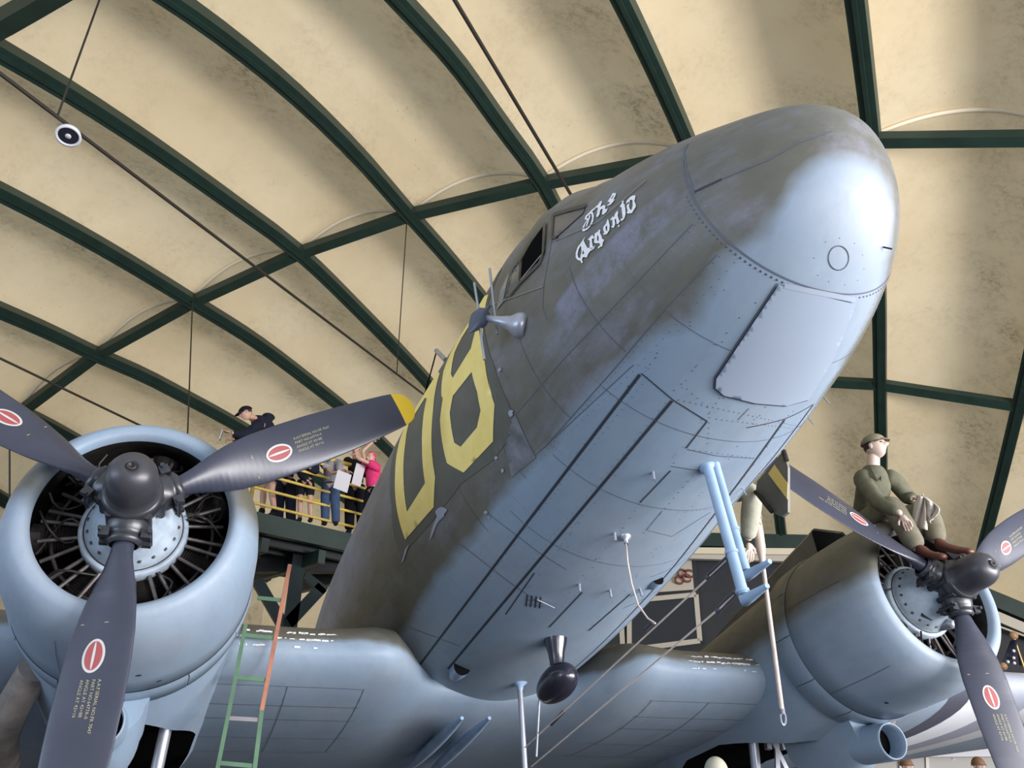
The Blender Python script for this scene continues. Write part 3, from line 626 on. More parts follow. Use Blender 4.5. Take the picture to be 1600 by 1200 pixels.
# ---- nacelles and engines
def circ_row(x0, y, rx, rt, rb, n=64, e=2.0, zc=0):
    r = []
    for j in range(n):
        th = j * 2 * PI / n; c, s = math.cos(th), math.sin(th)
        r.append(Vector((x0 + rx * math.copysign(abs(c) ** (2 / e), c), y, zc + (rt if s > 0 else rb) * math.copysign(abs(s) ** (2 / e), s))))
    return r
BAYC, BAYL = 2.85, 1.28
DUCT = (-.02, 1.02, -.87)
def build_engine(sx, cowl_mat, flap_mat):
    X = 2.82 * sx
    nac = empty('engine_nacelle', (X, 0, 0), air)
    if sx < 0: nac['label'] = 'engine nacelle on the left of the photo'
    else: nac['label'] = 'engine nacelle under the seated mannequin'
    # cowling shell with rolled lip
    mb = MB(); prof = [(.62, .95), (.60, .6), (.545, .34), (.508, .24), (.497, .19), (.508, .15), (.54, .13), (.59, .16), (.64, .24), (.678, .38), (.695, .6), (.70, .85), (.70, 1.10), (.66, 1.11), (.655, .95)]
    mb.lathe(prof[4:], (0, 0, 0), (0, 1, 0), 96); mb.lathe(prof[:5], (0, 0, 0), (0, 1, 0), 96, 2)
    for a in ((.25, 2.9, -1.95) if sx < 0 else (2.95, -2.3)):
        mb.grid([[Vector((r * math.cos(a + d), y, r * math.sin(a + d))) for d in (-.0022, .0022)] for r, y in ((.681, .38), (.698, .6), (.703, .85), (.703, 1.06))], False, 1)
    for a, y in ((-1.35, .75), (-1.9, .75), (-1.2, .95)): mb.lathe([(.001, .0), (.016, .0)], (.70 * math.cos(a), y, .70 * math.sin(a)), (math.cos(a), 0, math.sin(a)), 10, 1)
    cw = mb.build('cowling', [cowl_mat, M_SEAM, M_ENG], nac)
    mb = MB()
    for k in range(12):          # cowl flaps round the rear edge
        a0, a1 = -PI * .97 + k * PI * 2 / 12 + .004, -PI * .97 + (k + 1) * PI * 2 / 12 - .004
        rows_ = [[Vector((r * math.cos(a), y, r * math.sin(a))) for a in np.linspace(a0, a1, 9)] for r, y in ((.703, 1.06), (.712, 1.10), (.70, 1.32), (.685, 1.325))]
        mb.grid(rows_, False, 0, flip=True)
    mb.build('cowl_flap_ring', [flap_mat], nac)
    # rear nacelle body with wheel bay
    mb = MB(); st = [(1.25, .66, .66, .66, 2), (1.5, .67, .63, .72, 2.05), (1.9, .67, .58, .80, 2.1), (2.6, .64, .50, .84, 2.15), (3.6, .58, .40, .82, 2.2), (4.6, .46, .28, .62, 2.1), (5.6, .28, .16, .36, 2), (6.4, .06, .05, .08, 2)]
    rws = []
    for y in np.linspace(1.25, 6.4, 60):
        i = max(i for i in range(len(st)) if st[i][0] <= y + 1e-9); i = min(i, len(st) - 2); f = (y - st[i][0]) / (st[i + 1][0] - st[i][0]); v = [st[i][k] + (st[i + 1][k] - st[i][k]) * f for k in range(5)]
        rws.append(circ_row(0, y, v[1], v[2], v[3], 96, v[4]))
    mb.grid(rws, True, 0, flip=True); mb.add(rws[0], [tuple(range(len(rws[0])))], 0, False); mb.add(rws[-1], [tuple(range(len(rws[0])))[::-1]], 0, False)
    body = mb.build('nacelle_body', [flap_mat, M_DARKIN], nac, recalc=True)
    cu_ = MB(); cu_.lathe([(.505, -1.3), (.505, -.55)], (0, 0, 0), (0, 0, 1), 72, sy=1, caps=True); cu_.v = [(v[0], BAYC + v[1] * BAYL / .505, v[2]) for v in cu_.v]
    cut = cu_.build('cutter', [M_DARKIN, M_DARKIN], nac, recalc=True)
    bo = body.modifiers.new('bay', 'BOOLEAN'); bo.operation = 'DIFFERENCE'; bo.object = cut; bo.solver = 'EXACT'
    try: bo.material_mode = 'TRANSFER'
    except Exception: pass
    me_ = bpy.data.meshes.new_from_object(body.evaluated_get(bpy.context.evaluated_depsgraph_get())); body.modifiers.clear(); body.data = me_; bpy.data.objects.remove(cut)
    for p_ in me_.polygons: p_.use_smooth = True
    me_.set_sharp_from_angle(angle=.55)
    for p_ in (): p_.use_smooth = abs(p_.normal.y) < .999 and not (p_.center.z < -.3 and me_.materials[p_.material_index] == M_DARKIN)
    # keel in front of the bay, carrying the oil cooler duct
    mb = MB(); rws = []
    for t in np.linspace(0, 1, 16):
        y = 1.22 + t * .95; zb_ = -.80 - .26 * math.sin(PI * (.15 + .75 * t)) ** 1.2; w = .19 * (1 - .25 * t)
        rws.append([Vector((w * math.cos(a) * (1 + .5 * max(0, math.sin(a))), y, -.55 + (zb_ + .55) * (.5 - .5 * math.sin(a)))) for a in np.linspace(0, 2 * PI, 33)[:-1]])
    mb.grid(rws, True, 0, flip=True); mb.add(rws[0], [tuple(range(32))], 0, False); mb.add(rws[-1], [tuple(range(32))], 0, False)
    mb.build('oil_cooler_keel', [flap_mat], nac)
    mb = MB(); mb.lathe([(.112, .30), (.118, .05), (.124, .0), (.130, -.005), (.134, .02), (.145, .25), (.15, .5)], DUCT, (0, 1, .12), 32); ds = mb.build('oil_cooler_duct', [flap_mat], nac)
    mb = MB(); mb.lathe([(.001, .16), (.117, .16)], DUCT, (0, 1, .12), 24); mb.build('duct_core', M_DARKIN, ds)
    # air scoop on top
    mb = MB(); rws = []
    for t, y in enumerate(np.linspace(1.02, 3.6, 14)):
        f = t / 13; w = .20 * (1 - .3 * f); h = .24 * (1 - f) ** .6; zt = .69 - .31 * f
        rws.append([Vector((-w, y, zt - .12)), Vector((-w, y, zt + h * .8)), Vector((-w * .8, y, zt + h)), Vector((w * .8, y, zt + h)), Vector((w, y, zt + h * .8)), Vector((w, y, zt - .12))])
    mb.grid(rws, False, 0, smooth=False, flip=True); mb.add([p + Vector((0, .03, 0)) for p in rws[0]], [tuple(range(6))], 1, False); mb.build('air_scoop', [M_OLIVE, M_DARKIN], nac)
    o_ = 1 if sx > 0 else -1
    mb = MB(); mb.tube([Vector((o_ * .50, 1.5, -.45)), Vector((o_ * .62, 1.8, -.62)), Vector((o_ * .70, 2.2, -.70)), Vector((o_ * .74, 2.8, -.74))], [.10, .105, .095, .085], 18); mb.build('exhaust_stack', worn('exhaust_tan', (0.22, .19, .17, 1), .5, .3, 6), nac)
    # exhaust / firewall dark plate
    mb = MB(); mb.lathe([(.001, .80), (.63, .80)], (0, 0, 0), (0, 1, 0), 48); mb.build('baffle_plate', M_DARKIN, nac)
    # cylinders
    for k in range(14):
        a = k * 2 * PI / 14 + .1; y = .46 if k % 2 else .62; d = Vector((math.cos(a), 0, math.sin(a))); mb = MB(); prof = [(.045, .2)]
        for i in range(16): prof += [(.074, .22 + i * .015), (.060, .228 + i * .015)]
        prof += [(.085, .47), (.085, .52), (.03, .55), (.001, .55)]
        mb.lathe(prof, Vector((0, y, 0)), d, 16, smooth=False); cy = mb.build('engine_cylinder', M_ENG, nac)
        mb = MB(); s = Vector((-math.sin(a), 0, math.cos(a)))
        for q_ in (-1, 1): mb.tube([d * .25 + s * q_ * .035 + Vector((0, .36, 0)), d * .475 + s * q_ * .06 + Vector((0, .36 + (.0 if k % 2 else .06), 0))], .0115, 8)
        mb.build('pushrod_tube', M_ROD, cy)
    mb = MB()
    rng = random.Random(7 if sx < 0 else 9)
    for k in range(16):
        a = rng.uniform(0, 2 * PI); pts = []
        for t in np.linspace(0, 1, 7): r = .28 + t * .21; aa = a + .5 * math.sin(t * 3 + k) * .5; pts.append(Vector((r * math.cos(aa), .33 + .05 * math.sin(t * 5 + k), r * math.sin(aa))))
        mb.tube(pts, .007, 6)
    mb.tube([Vector((.42 * math.cos(t), .42, .42 * math.sin(t))) for t in np.linspace(0, 2 * PI, 50)], .012, 8)
    mb.build('ignition_harness', M_ENG, nac)
    # crankcase nose
    mb = MB(); mb.lathe([(.285, .40), (.285, .33), (.262, .315), (.255, .33), (.25, .30), (.24, .27), (.19, .18), (.13, .10), (.11, .02)], (0, 0, 0), (0, 1, 0), 56)
    cc_ = mb.build('crankcase_nose', M_CRANK, nac)
    mb = MB(); mb.lathe([(.259, .312), (.252, .312)], (0, 0, 0), (0, 1, 0), 56)
    for k in range(20):
        a = k * 2 * PI / 20; mb.lathe([(.011, 0), (.011, .012), (.001, .014)], (.228 * math.cos(a), .262, .228 * math.sin(a)), (math.cos(a) * .35, -.93, math.sin(a) * .35), 6, smooth=False)
    mb.build('crankcase_bolt', M_ENG, cc_, kind='stuff')
    return nac
nacS = build_engine(-1, M_COWL, M_COWL); nacP = build_engine(1, M_COWLP, M_COWLP)
mb = MB(); mb.box((-.10, .215, -.16), (.09, .01, .055), Matrix.Rotation(.35, 3, 'Y')); mb.build('data_plate', M_ENG, nacP)
mb = MB(); mb.lathe([(.035, -.12), (.04, 0), (.032, .03), (.001, .03)], (.09, .2, -.22), (.2, -.95, -.1), 14); mb.build('governor_housing', M_STEEL, nacP)

# landing gear
for sx in (-1, 1):
    g = empty('landing_gear', (2.82 * sx, 0, 0), air)
    axle_w = Vector((2.82 * sx, 2.35, .57)); axle = AIR_I @ axle_w - Vector((2.82 * sx, 0, 0))
    for q_ in (-1, 1):
        mb = MB(); mb.tube([Vector((q_ * .30, 2.35, -.25)), axle + Vector((q_ * .24, 0, .0))], .045, 14); mb.build('gear_strut', M_STEEL, g)
    mb = MB(); a_ = Vector((0, 2.45, -.55))
    for q_ in (-1, 1): mb.beam(Vector((q_ * .05, 2.5, -.45)), Vector((-q_ * .27, 2.45, -1.55)), .045, .02, (0, 1, 0)); mb.beam(Vector((q_ * .04, 2.5, -.3)), Vector((q_ * .09, 2.5, -.62)), .05, .05, (0, 1, 0))
    mb.build('gear_brace', M_STEEL, g)
    mb = MB(); mb.lathe([(.28, -.11), (.36, -.15), (.48, -.16), (.55, -.11), (.57, 0), (.55, .11), (.48, .16), (.36, .15), (.28, .11)], axle, (1, 0, 0), 40); mb.build('wheel', M_DARKIN, g)
    mb = MB(); mb.lathe([(.02, -.09), (.28, -.10), (.28, .10), (.02, .09)], axle, (1, 0, 0), 32); mb.build('wheel_hub', M_STEEL, g)
mb = MB(); mb.tube([Vector((2.35, 1.55, -.60)), p_x((1222, 1115), 2.2)], .01); # hook eye stays on the nacelle

# propellers
BR = [.17, .24, .32, .42, .55, .70, .85, 1.05, 1.25, 1.45, 1.60, 1.66, 1.70, 1.73, 1.75, 1.762, 1.766]
BC = [.10, .108, .14, .205, .27, .305, .315, .315, .30, .275, .25, .235, .215, .178, .125, .065, .01]
BT = [.10, .10, .085, .065, .048, .038, .032, .026, .021, .017, .014, .012, .010, .008, .006, .004, .002]
def lin(x, X, Y): return float(np.interp(x, X, Y))
def blade_pt(r, s, top=True, off=0, th=0):
    c = lin(r, BR, BC); t = lin(r, BR, BT); beta = math.radians(lin(r, [.17, .3, .5, .82, 1.2, 1.765], [44, 40, 29, 18, 12, 8]))
    k = min(1, max(0, (r - .24) / .25))
    if top: h = t * ((1 - (2 * s) ** 2) ** (.5 if k < .5 else .6)) * (.5 + .2 * k)
    else: h = -t * ((1 - (2 * s) ** 2) ** .5) * (.5 - .25 * k)
    h += off if top else -off
    # local: radial e_r, tangential ccw e_t, forward f=-Y ; s>0 is the leading edge
    e_r = Vector((math.cos(th), 0, math.sin(th))); e_t = Vector((-math.sin(th), 0, math.cos(th))); f = Vector((0, -1, 0))
    ch = e_t * math.cos(beta) + f * math.sin(beta); nn = f * math.cos(beta) - e_t * math.sin(beta)
    return e_r * r + ch * (s * c) + nn * h
TXT = ['A.A.F.SERIAL NO.FR 7047', 'PART NO.6477A-0', 'ANGLE AT 42=88', 'ANGLE AT 42=16']
def text_mesh(body, size):
    cu = bpy.data.curves.new('t', 'FONT'); cu.body = body; cu.size = size; cu.resolution_u = 2
    o = bpy.data.objects.new('t', cu); COL.objects.link(o); dg = bpy.context.evaluated_depsgraph_get(); me = bpy.data.meshes.new_from_object(o.evaluated_get(dg))
    bpy.data.objects.remove(o); V = [tuple(v.co) for v in me.vertices]; Fs = [tuple(p.vertices) for p in me.polygons]; bpy.data.meshes.remove(me); return V, Fs
TM = [text_mesh(t, .022) for t in TXT]
def build_prop(sx, th0, label):
    pr = empty('propeller', (2.82 * sx, 0, 0), air); pr['label'] = label
    for k in range(3):
        th = th0 + k * 2 * PI / 3; mb = MB(); rws = []
        RR = sorted(set(list(np.linspace(.17, 1.60, 44)) + [1.62, 1.655, 1.6555, 1.69, 1.71, 1.73, 1.745, 1.757, 1.763, 1.765]))
        ss = [math.sin(x) / 2 for x in np.linspace(PI / 2, -PI / 2, 15)]
        for r in RR: rws.append([blade_pt(r, s, True, 0, th) for s in ss] + [blade_pt(r, s, False, 0, th) for s in ss[::-1][1:-1]])
        n = len(rws[0])
        for i in range(len(rws) - 1): mb.grid(rws[i:i + 2], True, 1 if RR[i] >= 1.655 else 0)
        # medallion, border and bar
        def ell(a, b, mi, off, r0=.82, s0=.0):
            pts = [(r0 + a * math.cos(t), b * math.sin(t)) for t in np.linspace(0, 2 * PI, 29)[:-1]]
            c = lin(r0, BR, BC)
            ctr = blade_pt(r0, s0, True, off, th); vs = [ctr]; fs = []
            for ring in (.5, 1.0):
                for (rr, bb) in pts: vs.append(blade_pt(r0 + (rr - r0) * ring, s0 + bb * ring / c, True, off, th))
            m_ = len(pts)
            for i in range(m_): fs.append((0, 1 + i, 1 + (i + 1) % m_)); fs.append((1 + i, 1 + m_ + i, 1 + m_ + (i + 1) % m_, 1 + (i + 1) % m_))
            mb.add(vs, fs, mi)
        s0 = -.04
        ell(.080, .052, 3, .0015, s0=s0); ell(.068, .040, 2, .0025, s0=s0); ell(.066, .0065, 3, .0035, s0=s0)
        for li, (V, Fs) in enumerate(TM):
            vs = [blade_pt(.93 + x, s0 + (.045 - li * .027 + y) / .315, True, .0022, th) for x, y, z in V]
            mb.add(vs, Fs, 4, False)
        mb.add([blade_pt(r, s, True, .0022, th) for r, s in ((.66, .1), (.664, .1), (.664, -.38), (.66, -.38))], [(0, 1, 2, 3)], 4, False)
        mb.build('blade', [M_BLADE, M_TIP, M_RED, M_DECW, M_STEN], pr)
    mb = MB(); mb.lathe([(.10, .06), (.125, .02), (.15, -.03), (.155, -.07), (.148, -.10), (.15, -.115), (.135, -.125)], (0, 0, 0), (0, 1, 0), 40)
    for k in range(3):
        th = th0 + k * 2 * PI / 3; d = Vector((math.cos(th), 0, math.sin(th)))
        mb.lathe([(.11, .02), (.105, .14), (.098, .19), (.082, .205), (.088, .21), (.088, .235), (.07, .25)], (0, 0, 0), d, 26)
        for q_ in (-1, 1):
            t = Vector((-math.sin(th), 0, math.cos(th))) * q_
            for yy in (-.05, .05): mb.box(d * .20 + t * .10 + Vector((0, yy, 0)), (.05, .035, .05), Matrix.Rotation(-th, 3, 'Y'))
            mb.tube([d * .195 + t * .118 + Vector((0, -.09, 0)), d * .195 + t * .118 + Vector((0, .09, 0))], .012, 8)
        th2 = th + PI / 3; d2 = Vector((math.cos(th2), 0, math.sin(th2)))
        for dd in (-.05, .05):
            t = Vector((-math.sin(th2), 0, math.cos(th2)))
            mb.tube([d2 * .135 + t * dd + Vector((0, -.09, 0)), d2 * .135 + t * dd + Vector((0, .07, 0))], .022, 10)
    mb.build('hub_barrel', M_HUB, pr)
    mb = MB(); mb.lathe([(.140, -.11), (.135, -.125), (.128, -.13), (.1275, -.19), (.127, -.26), (.122, -.31), (.108, -.35), (.083, -.38), (.05, -.396), (.024, -.40), (.022, -.392), (.001, -.392)], (0, 0, 0), (0, 1, 0), 44); mb.build('hub_dome', base_mat('dome_black', (0.042, .042, .05, 1), .38, 0, .6), pr)
    mb = MB(); mb.lathe([(.024, -.398), (.024, -.408), (.014, -.41), (.013, -.40), (.001, -.40)], (0, 0, 0), (0, 1, 0), 16); mb.build('dome_nut', M_ENG, pr)
build_prop(-1, 0.540, 'black three-blade propeller with yellow tips on the left of the photo'); build_prop(1, 0.481, 'black three-blade propeller in front of the mannequin')

# ------------------------------------------------------------------ HALL
def struct(mb, name, mats, **k): o = mb.build(name, mats, **k); o['kind'] = 'structure'; return o
mb = MB(); mb.box((0, 2, -.1), (44, 46, .2)); struct(mb, 'floor', M_FLOOR)
RIB = {
 -2: ([(-350, 620), (-200, 680), (-120, 710), (-75, 730)], [(0, 775), (60, 810), (150, 870), (250, 940)]),
 -1: ([(-300, 520), (-150, 575), (-60, 610), (30, 640)], [(130, 692), (220, 745), (320, 810), (420, 900)]),
 0: ([(-330, 360), (-150, 420), (0, 481), (75, 514), (150, 550)], [(225, 583), (290, 617), (360, 655), (440, 705), (540, 775), (640, 860)]),
 1: ([(-300, 170), (-150, 225), (0, 295), (150, 376), (300, 467)], [(400, 530), (480, 590), (560, 655), (640, 735), (720, 850)]),
 2: ([(-300, -75), (-150, -10), (0, 73), (120, 145), (245, 228), (360, 310), (467, 390)], [(560, 480), (665, 590), (740, 680), (800, 770), (850, 860)]),
 3: ([(-20, -170), (130, -95), (283, 0), (390, 80), (480, 158), (560, 238), (640, 330)], [(700, 398), (760, 472), (840, 590), (900, 700), (960, 850)]),
 4: ([(400, -260), (530, -110), (632, 0), (704, 80), (784, 190), (848, 280)], [(875, 333), (940, 460), (1000, 600), (1050, 730), (1090, 855)]),
 5: ([(820, -300), (905, -140), (977, 0), (1040, 135), (1083, 236)], [(1120, 340), (1160, 480), (1190, 620), (1210, 740), (1225, 860)]),
 6: ([(1300, -300), (1322, -140), (1340, 0), (1353, 110), (1364, 212)], [(1371, 350), (1375, 480), (1376, 597), (1378, 720), (1378, 900)]),
 7: ([(1790, -300), (1745, -140), (1720, 0), (1700, 110), (1680, 208)], [(1655, 340), (1625, 490), (1593, 630), (1566, 740), (1535, 860), (1518, 930)]),
 8: ([(2300, -250), (2200, -100), (2110, 20), (2060, 110), (2020, 225)], [(1970, 350), (1900, 530), (1830, 680), (1770, 840), (1720, 1010)]),
}
def resample(pts, n):
    P = [Vector(p) for p in pts]; L = [0]
    for a, b in zip(P[:-1], P[1:]): L.append(L[-1] + (b - a).length)
    xs, ys = [p.x for p in P], [p.y for p in P]; t = np.linspace(0, L[-1], n)
    # smooth curve through the measured spots
    X = pchip2(np.array(L), np.array(xs), t); Y = pchip2(np.array(L), np.array(ys), t)
    return list(zip(X, Y))
def pchip2(X, Y, x):
    n = len(X); m = np.zeros(n); d = np.diff(Y) / np.diff(X)
    for i in range(1, n - 1): m[i] = (d[i - 1] * (X[i + 1] - X[i]) + d[i] * (X[i] - X[i - 1])) / (X[i + 1] - X[i - 1])
    m[0] = d[0]; m[-1] = d[-1]; i = np.clip(np.searchsorted(X, x) - 1, 0, n - 2); h = X[i + 1] - X[i]; t = (x - X[i]) / h
    return Y[i] * (1 + 2 * t) * (1 - t) ** 2 + m[i] * h * t * (1 - t) ** 2 + Y[i + 1] * t * t * (3 - 2 * t) + m[i + 1] * h * t * t * (t - 1)
RIB3 = {}
for k, (u, d) in RIB.items():
    pts = resample(u + d, 41); RIB3[k] = None
    top = resample(u, 17); full = u + d
    # joint curve so the slope stays continuous at the ring
    P = resample(full, 200); ui = min(range(200), key=lambda i: (P[i][0] - u[-1][0]) ** 2 + (P[i][1] - u[-1][1]) ** 2)
    A_ = resample(P[:ui + 1], 17); B_ = resample(P[ui:], 19)
    RIB3[k] = [dome(p) for p in A_ + B_[1:]]
DC = Vector((1, 3.5, -4))
keys = sorted(RIB3)
for k in keys:
    mb = MB(); R_ = RIB3[k]; rws = []; rr2 = []
    for i, p in enumerate(R_):
        t = (R_[min(i + 1, len(R_) - 1)] - R_[max(i - 1, 0)]).normalized(); n = (DC - p).normalized(); n = (n - t * n.dot(t)).normalized(); s = t.cross(n)
        w, h = .12, .20; rws.append([p + s * w - n * .02, p + s * w + n * h, p + s * (w * .25) + n * h, p + s * (w * .25) + n * (h + .03), p - s * (w * .25) + n * (h + .03), p - s * (w * .25) + n * h, p - s * w + n * h, p - s * w - n * .02])
    mb.grid(rws, True, 0, smooth=False); o = mb.build('roof_rib', M_GREEN)
    L_ = {-2: 'lowest dark green roof rib at the left photo edge', -1: 'dark green roof rib passing just above the left propeller hub', 0: 'green roof rib descending to the visitor in the black cap', 1: 'green roof rib second above the visitor in the black cap', 2: 'green roof rib running just above the hanging round lamp', 3: 'green roof rib ending behind the dipole aerial', 4: 'green roof rib descending to the cockpit window', 5: 'green roof rib ending above the lettered nose', 6: 'upright green roof rib right behind the seated mannequin\'s head', 7: 'green roof rib leaning behind the right-hand propeller blade tip', 8: 'green roof rib beyond the right photo edge'}[k]
    tag(o, L_, 'roof rib', 'steel ribs of the dome'); o['kind'] = 'structure'; o.name = 'trim_%d' % (k + 3)
    for kk in ('category', 'group'): del o[kk]
def ringbeam(px, name, w=.10, h=.16):
    mb = MB()
    for a, b in zip(px[:-1], px[1:]): pa, pb_ = dome(a), dome(b); n = (DC - pa).normalized(); mb.beam(pa + n * .1, pb_ + n * .1, w * 2, h, n)
    struct(mb, name, M_GREEN)
R1PX = [RIB[k][0][-1] for k in keys]
ringbeam(R1PX, 'trim_20'); ringbeam([(1020, 570), (1190, 587), (1376, 597), (1593, 630), (1830, 680)], 'trim_21'); ringbeam([(-150, 110), (0, 28), (45, 2), (200, -90)], 'trim_22', .12, .2)
# membrane: one sheet per bay, bulging outwards between the ribs
for ka, kb in zip(keys[:-1], keys[1:]):
    mb = MB(); A_, B_ = RIB3[ka], RIB3[kb]; n = len(A_); NT = 15; rows_ = []; sm = MB()
    for i in range(n):
        p, q_ = A_[i], B_[i]; nn = ((p + q_) / 2 - DC).normalized(); w = (q_ - p).length; bl = .21 * w
        rows_.append([p.lerp(q_, t) + nn * (bl * 4 * t * (1 - t) + .02) for t in np.linspace(0, 1, NT)])
    rows_.append([Vector((p.x, p.y, 0)) for p in rows_[-1]])
    mb.grid(rows_, False, 0)
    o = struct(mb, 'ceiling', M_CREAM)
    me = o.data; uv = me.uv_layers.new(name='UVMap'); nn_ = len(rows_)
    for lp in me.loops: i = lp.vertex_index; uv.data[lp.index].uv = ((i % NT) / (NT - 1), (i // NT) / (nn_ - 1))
    L = []
    for t in np.linspace(0, 1, 25):
        i = 16; p, q_ = A_[i], B_[i]; nn = ((p + q_) / 2 - DC).normalized(); w = (q_ - p).length; c = p.lerp(q_, t) + nn * (.21 * w * 4 * t * (1 - t) - .02); L.append(c)
    sm.tube(L, .035, 8); struct(sm, 'trim_%d' % (30 + ka), M_SEAMC)
# far walls under the dome
def wall(px, name, top_h, mat, ztop=None):
    pass
WP = [dome(p) for p in [(250, 960), (460, 930), (700, 900), (950, 845), (1290, 853), (1530, 930), (1720, 1010)]]
mb = MB()
mb.grid([[p for p in WP[3:]], [Vector((p.x, p.y, 0)) for p in WP[3:]]], False, 0, smooth=False); struct(mb, 'wall_back', M_WALL)
mb = MB()
for a, b in zip(WP[3:-1], WP[4:]): n = (Vector((CAMW.x, CAMW.y, a.z)) - a).normalized(); mb.beam(a + n * .25, b + n * .25, .3, .35)
struct(mb, 'trim_50', M_GREEN)
mb = MB()
for a, b in zip(WP[3:-1], WP[4:]): n = (Vector((CAMW.x, CAMW.y, a.z)) - a).normalized(); z = Vector((0, 0, -.42)); mb.beam(a + n * .35 + z, b + n * .35 + z, .2, .22)
struct(mb, 'trim_51', M_FRAME)

#PART2
# wall panels and windows on the far wall
def wallpt(px):
    d = ray(px); best = None
    for a, b in zip(WP[3:-1], WP[4:]):
        n = Vector((b.y - a.y, a.x - b.x, 0)).normalized(); t = (a - CAMW).dot(n) / d.dot(n); p = CAMW + d * t
        u = (p - a).dot((b - a)) / (b - a).length_squared
        if t > 0 and -.02 <= u <= 1.02 and best is None: best = (p, n if n.dot(CAMW - p) > 0 else -n)
    if best is None: a, b = WP[3], WP[4]; n = Vector((b.y - a.y, a.x - b.x, 0)).normalized(); t = (a - CAMW).dot(n) / d.dot(n); best = (CAMW + d * t, n if n.dot(CAMW - (CAMW + d * t)) > 0 else -n)
    return best
def wall_quad(mb, pts, off, th, mi=0):
    q_ = [wallpt(p) for p in pts]; n = q_[0][1]; mb.poly([p + n * off for p, _ in q_], mi, n * th)
def wall_bar(mb, a, b, w, mi=0, off=.06):
    (pa, n), (pb_, _) = wallpt(a), wallpt(b); mb.beam(pa + n * off, pb_ + n * off, w, .08, n, mi)
def window(name, quad, w):
    fr = MB()
    for a, b in zip(quad, quad[1:] + quad[:1]): wall_bar(fr, a, b, w)
    o = struct(fr, name, M_FRAME); pn = MB(); wall_quad(pn, quad, .02, .02); g = pn.build('pane', M_PANE, o); return o
window('window_1', [(984, 940), (1088, 930), (1094, 1002), (984, 1016)], .12)
window('window_2', [(930, 950), (970, 942), (974, 1018), (930, 1024)], .12)
mb = MB(); wall_quad(mb, [(1000, 880), (1082, 876), (1086, 922), (1000, 928)], .03, .05); dsp = mb.build('display_board', M_FRAME); tag(dsp, 'cream display board with dark red curls above the dark window', 'board')
mb = MB()
for c in [(1066, 897), (1074, 905), (1062, 908), (1078, 898)]:
    p, n = wallpt(c); mb.tube([p + n * .12 + Vector((.12 * math.cos(t), 0, .09 * math.sin(t))) for t in np.linspace(0, 2 * PI, 14)], .03, 6)
mb.build('red_ornament', base_mat('dark_red', (0.20, .05, .03, 1), .5), dsp)
mb = MB(); wall_bar(mb, (1084, 868), (1096, 1005), .12, off=.05); struct(mb, 'trim_60', M_WALL)
# pale lit band and dark ceiling strip right of the fuselage, pale wall low on the right
mb = MB(); wall_bar(mb, (945, 866), (1290, 870), .16, off=.5); struct(mb, 'trim_61', base_mat('cream_band', (0.75, .68, .5, 1), .5))
mb = MB(); wall_bar(mb, (1500, 950), (1640, 1003), .05, off=.3); wall_bar(mb, (1500, 962), (1640, 1014), .04, off=.3); struct(mb, 'trim_62', M_FRAME)
mb = MB(); wall_quad(mb, [(1330, 1060), (1720, 1060), (1720, 1215), (1330, 1215)], .5, .1); struct(mb, 'wall_right', base_mat('pale_wall', (0.50, .48, .44, 1), .6))
mb = MB(); wall_quad(mb, [(1330, 1166), (1700, 1164), (1700, 1182), (1330, 1184)], .62, .2); struct(mb, 'trim_63', base_mat('white_shelf', (0.66, .67, .70, 1), .5))
mb = MB()
for x in (1398, 1438, 1478, 1520, 1560): wall_bar(mb, (x, 1184), (x + 1, 1215), .06, off=.66)
struct(mb, 'trim_64', base_mat('panel_batten', (0.75, .72, .65, 1), .5))
mb = MB(); wall_quad(mb, [(1080, 1110), (1330, 1110), (1330, 1215), (1080, 1215)], .45, .1); struct(mb, 'wall_front', M_WALL)
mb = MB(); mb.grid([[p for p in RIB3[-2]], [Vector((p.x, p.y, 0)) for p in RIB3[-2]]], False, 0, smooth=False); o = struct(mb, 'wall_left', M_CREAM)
# flag
fp = wallpt((1588, 1030))[0]; cy_ = w_y((1583, 994), fp.y - 1.0); fy = cy_.y
fr = empty('flag', w_y((1600, 1060), fy))
mb = MB(); mb.tube([w_y((1584, 996), fy), w_y((1606, 1060), fy)], .025, 8)
def loc(mbx, o): mbx.v = [tuple(Vector(v) - o.location) for v in mbx.v]
loc(mb, fr); mb.build('flag_pole', worn('brass', (0.5, .34, .14, 1), .35, metal=.6), fr)
for c_, r_ in (((1584, 993), .09), ((1568, 1041), .08)): mb = MB(); mb.sphere(w_y(c_, fy), r_, 10); loc(mb, fr); mb.build('finial', worn('gilt', (0.40, .24, .12, 1), .4), fr)
mb = MB(); rws = []
for t in np.linspace(0, 1, 9):
    a = w_y((1583 - 17 * t, 1000 + 34 * t), fy); b = w_y((1585 + 18 * t, 1000 + 40 * t), fy)
    rws.append([a.lerp(b, u) + Vector((0, .08 * math.sin(u * 9), 0)) for u in np.linspace(0, 1, 9)])
mb.grid(rws, False, 0); loc(mb, fr); mb.build('cloth', base_mat('flag_navy', (0.01, .012, .035, 1), .7), fr)
mb = MB()
for c in [(1584, 1017), (1584, 1028), (1585, 1036), (1575, 1034)]: mb.sphere(w_y(c, fy - .1), .035, 6)
loc(mb, fr); mb.build('star', M_WHT, fr, kind='stuff'); tag(fr, 'dark blue flag with white stars and gilt finial at the right edge', 'flag')

